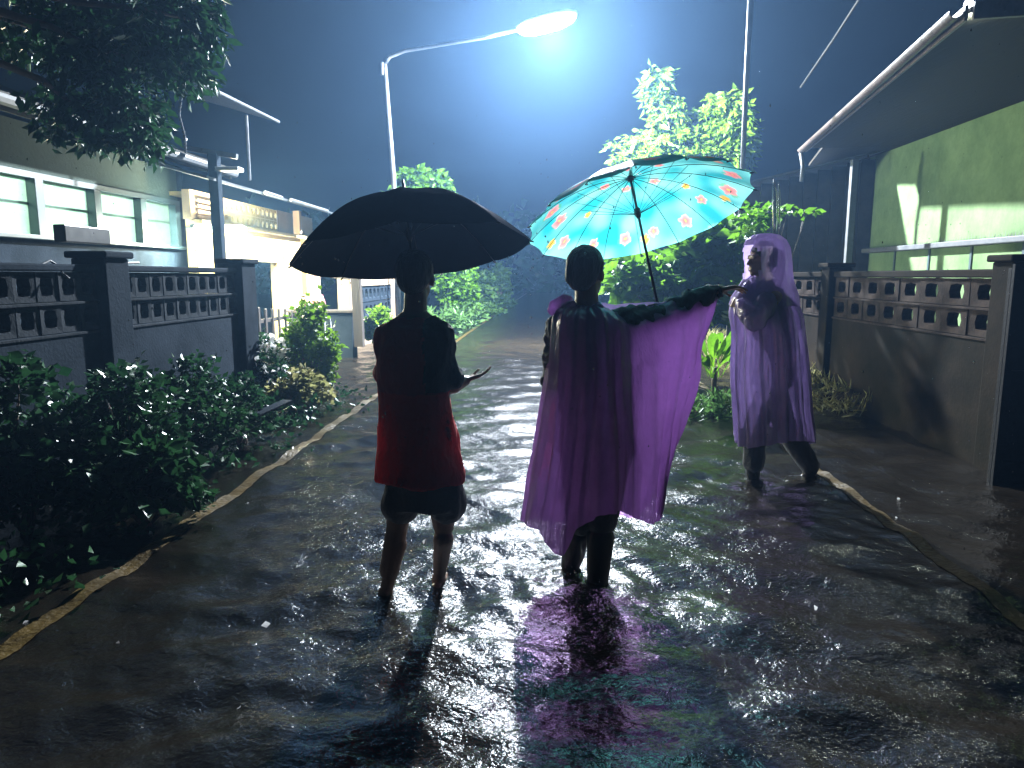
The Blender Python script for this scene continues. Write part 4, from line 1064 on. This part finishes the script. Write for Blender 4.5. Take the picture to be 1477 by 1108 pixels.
for j in range(14):
    th = 2 * math.pi * j / 14; c_ = []
    for (py, xa, xb, ry) in prof3:
        py2 = py + (8 * math.sin(th * 2 + 1) if py > 600 else 0) + (10 * math.cos(th) if py < 430 else 0)
        q = D((xa + xb) / 2, py2); c_.append(Vector((q.x + (xb - xa) / 2 * k3 * math.cos(th), Y3 + ry * math.sin(th), q.z)))
    cols.append(c_)
draped('poncho', cols, 'poncho_l', per3, 9, 9, .014, 30, True, 3)
# hood: one sheet falling from the crown to the shoulders, open at the face
vs, fs = [], []; N = 40; fdir = Vector((-1, -.38, 0)).normalized()
hp = [(337, 1098, 1112, .02), (339, 1088, 1122, .07), (346, 1079, 1130, .11), (358, 1075, 1135, .13), (374, 1074, 1137, .135), (390, 1075, 1138, .14),
      (403, 1076, 1140, .145), (414, 1070, 1143, .16), (428, 1060, 1146, .20), (440, 1058, 1148, .22)]
fine = []
for i in range(len(hp) - 1):
    for q in range(3): s_ = q / 3; fine.append([a_ * (1 - s_) + b_ * s_ for a_, b_ in zip(hp[i], hp[i + 1])])
fine.append(hp[-1])
for i, (py, xa, xb, ry) in enumerate(fine):
    for k in range(N):
        th = 2 * math.pi * k / N; q = D((xa + xb) / 2, py)
        f_ = 1 + .045 * math.sin(th * 9 + py * .03) * min(1, i / 8) + .05 * noise.noise(Vector((math.cos(th) * 2, math.sin(th) * 2, py * .04)))
        vs.append(Vector((q.x + (xb - xa) / 2 * k3 * 1.04 * math.cos(th) * f_, Y3 + ry * math.sin(th) * f_, q.z)))
for i in range(len(fine) - 1):
    for k in range(N):
        th = 2 * math.pi * (k + .5) / N; al_ = Vector((math.cos(th), math.sin(th), 0)).dot(fdir); py = fine[i][0]
        hole = 350 < py < 402 and al_ > .72 + .25 * abs((py - 376) / 26) ** 2
        if not hole: fs.append((i*N+k, i*N+(k+1)%N, (i+1)*N+(k+1)%N, (i+1)*N+k))
fs.append(tuple(range(N)))
MB().add(vs, fs).build('hood', 'poncho_l', per3, True)
# lilac sleeves bulging over the folded arms
mb = MB(); cap_(mb, D(1108, 436, -.17), D(1088, 462, -.24), .075, .075); cap_(mb, D(1088, 462, -.24), D(1072, 442, -.14), .075, .06); cap_(mb, D(1092, 462, .2), D(1070, 444, .0), .06, .06)
fuse('sleeves', mb, 'poncho_l', .011, per3, 2, .022, 14, (1, 1, 1))

# ------------------------------------------------------------------ umbrellas
def umbrella(center, normal, Rr, H, nr, m, label, floral=False, shaft=.62, spin=0, sag=.03, handle_r=.035, group=None):
    n_ = Vector(normal).normalized(); zq = n_.to_track_quat('Z', 'Y'); rot = zq.to_matrix().to_4x4() @ Matrix.Rotation(spin, 4, 'Z')
    t = bpy.data.objects.new('umbrella', None); t.location = center; t.rotation_euler = rot.to_euler(); t.empty_display_size = .1
    link(t); tag(t, label, 'umbrella')
    per, nrad = 24 if floral else 12, 64 if floral else 24
    na = nr * per
    prof = lambda s: H * (1 - s ** 2.1)        # dome profile
    vs = [(0, 0, H)]; 
    for i in range(1, nrad + 1):
        s = i / nrad
        for k in range(na):
            a = 2 * math.pi * k / na; f_ = (k % per) / per; mid_ = math.sin(math.pi * f_)
            rs = s * (1 - .045 * mid_ * s ** 3)
            z = prof(s) - sag * mid_ ** .8 * s * (1.15 - s * .6) + .003 * noise.noise(Vector((a * 5, s * 6, 2)))
            vs.append((Rr * rs * math.cos(a), Rr * rs * math.sin(a), z))
    fs = [(0, 1 + (k + 1) % na, 1 + k)[::-1] for k in range(na)]
    for i in range(nrad - 1):
        for k in range(na):
            j = (k + 1) % na; a = 1 + i * na; b = 1 + (i + 1) * na; fs.append((a + k, b + k, b + j, a + j))
    can = MB().add(vs, fs).build('canopy', m, t, True, world=False)
    if floral:
        ca = can.data.color_attributes.new('print', 'FLOAT_COLOR', 'POINT'); cols = np.zeros((len(vs), 4), np.float32)
        g = random.Random(5); fl = []
        for k in range(nr):
            a = 2 * math.pi * (k + .5 + g.uniform(-.1, .1)) / nr; rr_ = Rr * g.uniform(.70, .84)
            fl.append((rr_ * math.cos(a), rr_ * math.sin(a), g.uniform(.026, .042), 0 if k % 4 else 0, g.uniform(0, 6)))
            if k % 3 == 0:
                a2 = a + g.uniform(.12, .2); r2 = rr_ * g.uniform(1.0, 1.1); fl.append((r2 * math.cos(a2), r2 * math.sin(a2), .024, 1, g.uniform(0, 6)))
            if k % 3 == 1:
                a2 = a + .05; r2 = Rr * g.uniform(.2, .3); fl.append((r2 * math.cos(a2), r2 * math.sin(a2), .026, 0, g.uniform(0, 6)))
            if k % 5 == 2:
                a2 = a - .1; r2 = Rr * g.uniform(.45, .58); fl.append((r2 * math.cos(a2), r2 * math.sin(a2), .02, 1, g.uniform(0, 6)))
        for i, v in enumerate(vs):
            nz_ = noise.noise(Vector((v[0] * 9, v[1] * 9, 0))); n2 = noise.noise(Vector((v[0] * 4, v[1] * 4, 4)))
            c = Vector((.02, .42, .46)).lerp(Vector((.26, .76, .70)), max(0, min(1, .5 + nz_ * 1.3)))
            c = c.lerp(Vector((.01, .36, .46)), max(0, min(.8, n2 * 1.6)))
            rr_ = math.hypot(v[0], v[1]) / Rr
            if rr_ > .97: c = Vector((.25, .8, .75))
            for fx, fy, fr, kd, ph in fl:
                dx, dy = v[0] - fx, v[1] - fy; d = math.hypot(dx, dy)
                if d < fr * 1.9:
                    an = math.atan2(dy, dx) + ph; pet = fr * (.92 + .14 * math.cos(5 * an) + .25 * noise.noise(Vector((an * 1.5, ph, 0))))
                    if d < fr * .2: c = Vector((.85, .55, .12))
                    elif d < pet:
                        c = Vector((.80, .10, .12)).lerp(Vector((.90, .38, .36)), d / pet) if kd == 0 else Vector((.80, .32, .03)).lerp(Vector((.9, .55, .10)), d / pet)
                    elif d < fr * (1.2 + .5 * noise.noise(Vector((ph, ph, 1)))) and math.cos(2 * an + 1) > .6: c = c.lerp(Vector((.10, .42, .12)), .6)
            cols[i] = (*c, 1)
        ca.data.foreach_set('color', cols.ravel())
    sp = -(shaft)
    for k in range(nr):
        a = 2 * math.pi * k / nr; pts = []
        for i in range(9):
            s = .03 + .97 * i / 8; pts.append((Rr * s * math.cos(a), Rr * s * math.sin(a), prof(s) - .006))
        rb = MB().tube(pts, .0019, 5).build('rib', 'dark_metal', t, True, world=False)
        s = .52; MB().tube([(.014 * math.cos(a), .014 * math.sin(a), H - .19), (Rr * s * math.cos(a), Rr * s * math.sin(a), prof(s) - .010)], .0013, 4).build('stretcher', 'dark_metal', t, world=False)
        e = (Rr * math.cos(a), Rr * math.sin(a), prof(1)); MB().tube([(e[0] * .985, e[1] * .985, -.006), (e[0] * 1.02, e[1] * 1.02, -.012)], [.004, .003], 5).build('rib_tip', 'dark_metal', t, world=False)
    MB().tube([(0, 0, H + .005), (0, 0, H + sp)], .0065, 8).build('shaft', 'dark_metal', t, True, world=False)
    MB().tube([(0, 0, H - .215), (0, 0, H - .20), (0, 0, H - .17), (0, 0, H - .16)], [.009, .015, .015, .009], 10).build('runner', 'black_plastic', t, True, world=False)
    MB().tube([(0, 0, H - .02), (0, 0, H + .004), (0, 0, H + .01), (0, 0, H + .06)], [.016, .016, .010, .005], 10).build('ferrule', 'black_plastic', t, True, world=False)
    z1 = H + sp; pts = [(0, 0, z1 + .02), (0, 0, z1 - .07)]
    for i in range(1, 9):
        an = math.pi * i / 8; pts.append((handle_r - handle_r * math.cos(an), 0, z1 - .07 - handle_r * math.sin(an)))
    MB().tube(pts, .012, 10).build('handle', 'black_plastic', t, True, world=False)
    return t
c1 = P(593, 364, Y=3.16)
umbrella(c1, (-.13, .17, 1), .535, .265, 8, 'black_canopy', 'large plain black umbrella held over the person in the maroon shirt', False, .74, R(14), .03)
c2 = P(921, 312, Y=3.52)
umbrella(c2, (-.20, .34, 1), .545, .205, 16, 'floral', 'turquoise umbrella printed with red and yellow flowers', True, .66, R(8), .010)

# drops falling off the umbrella rims and splashes
g = random.Random(12); mb = MB()
def drop_at(p, r_):
    k = len(mb.v); n = 6
    for z_, q_ in ((2.2, .02), (1.0, .6), (0, 1), (-.8, .6), (-1.1, .02)):
        for j in range(n): an = 2 * math.pi * j / n; mb.v.append((p.x + r_ * q_ * math.cos(an), p.y + r_ * q_ * math.sin(an), p.z + r_ * z_))
    for i in range(4):
        for j in range(n): mb.f.append((k + i*n + j, k + i*n + (j+1) % n, k + (i+1)*n + (j+1) % n, k + (i+1)*n + j))
for i in range(46):
    a = g.uniform(0, 6.28); drop_at(Vector((c1.x + .54 * math.cos(a), c1.y + .54 * math.sin(a), c1.z - .03 - g.random() ** 2 * .5)), g.uniform(.0022, .0045))
    drop_at(Vector((c2.x + .52 * math.cos(a + 1), c2.y + .5 * math.sin(a + 1), c2.z - .05 - g.random() ** 2 * .5 + .2 * -math.sin(a + 1))), g.uniform(.0022, .0045))
for i in range(2600):
    y = 1.5 + g.random() * 9; drop_at(Vector((g.uniform(-.8, .8) * y, y, g.uniform(0.05, 4.2))), g.uniform(.0014, .0024))
for i in range(420):
    y = 1.4 + g.random() ** 1.3 * 7; x = g.uniform(-2.4, 3)
    drop_at(Vector((x, y, g.uniform(.004, .022))), g.uniform(.0014, .003))
for p, a_ in feet:
    for i in range(26):
        an = g.uniform(0, 6.28); r_ = g.uniform(.06, .2); drop_at(Vector((p.x + r_ * math.cos(an), p.y + r_ * math.sin(an), g.uniform(.01, .07))), g.uniform(.002, .004))
tag(mb.build('raindrops', 'drop', None, True), kind='stuff')

tag(leaves('floating_leaves', [((-1.6, 3.2, .006), (1.6, 1.6, .0012), 1), ((1.6, 3.6, .006), (1.5, 1.8, .0012), .6)], 'petal', None, 46, .03, 0, .35, 91), kind='stuff')
# ------------------------------------------------------------------ rain haze
m, nt, out = newmat('rain_haze')
pv = nd(nt, 'VolumePrincipled'); pv.inputs['Density'].default_value = HAZE; pv.inputs['Color'].default_value = (.29, .56, 1.0, 1)
pv.inputs['Anisotropy'].default_value = .62
nt.links.new(pv.outputs[0], out.inputs['Volume'])
M['haze'] = m
tag(MB().box((-40, -12, -1.1), (40, 75, 12.5)).build('haze', 'haze'), kind='stuff')
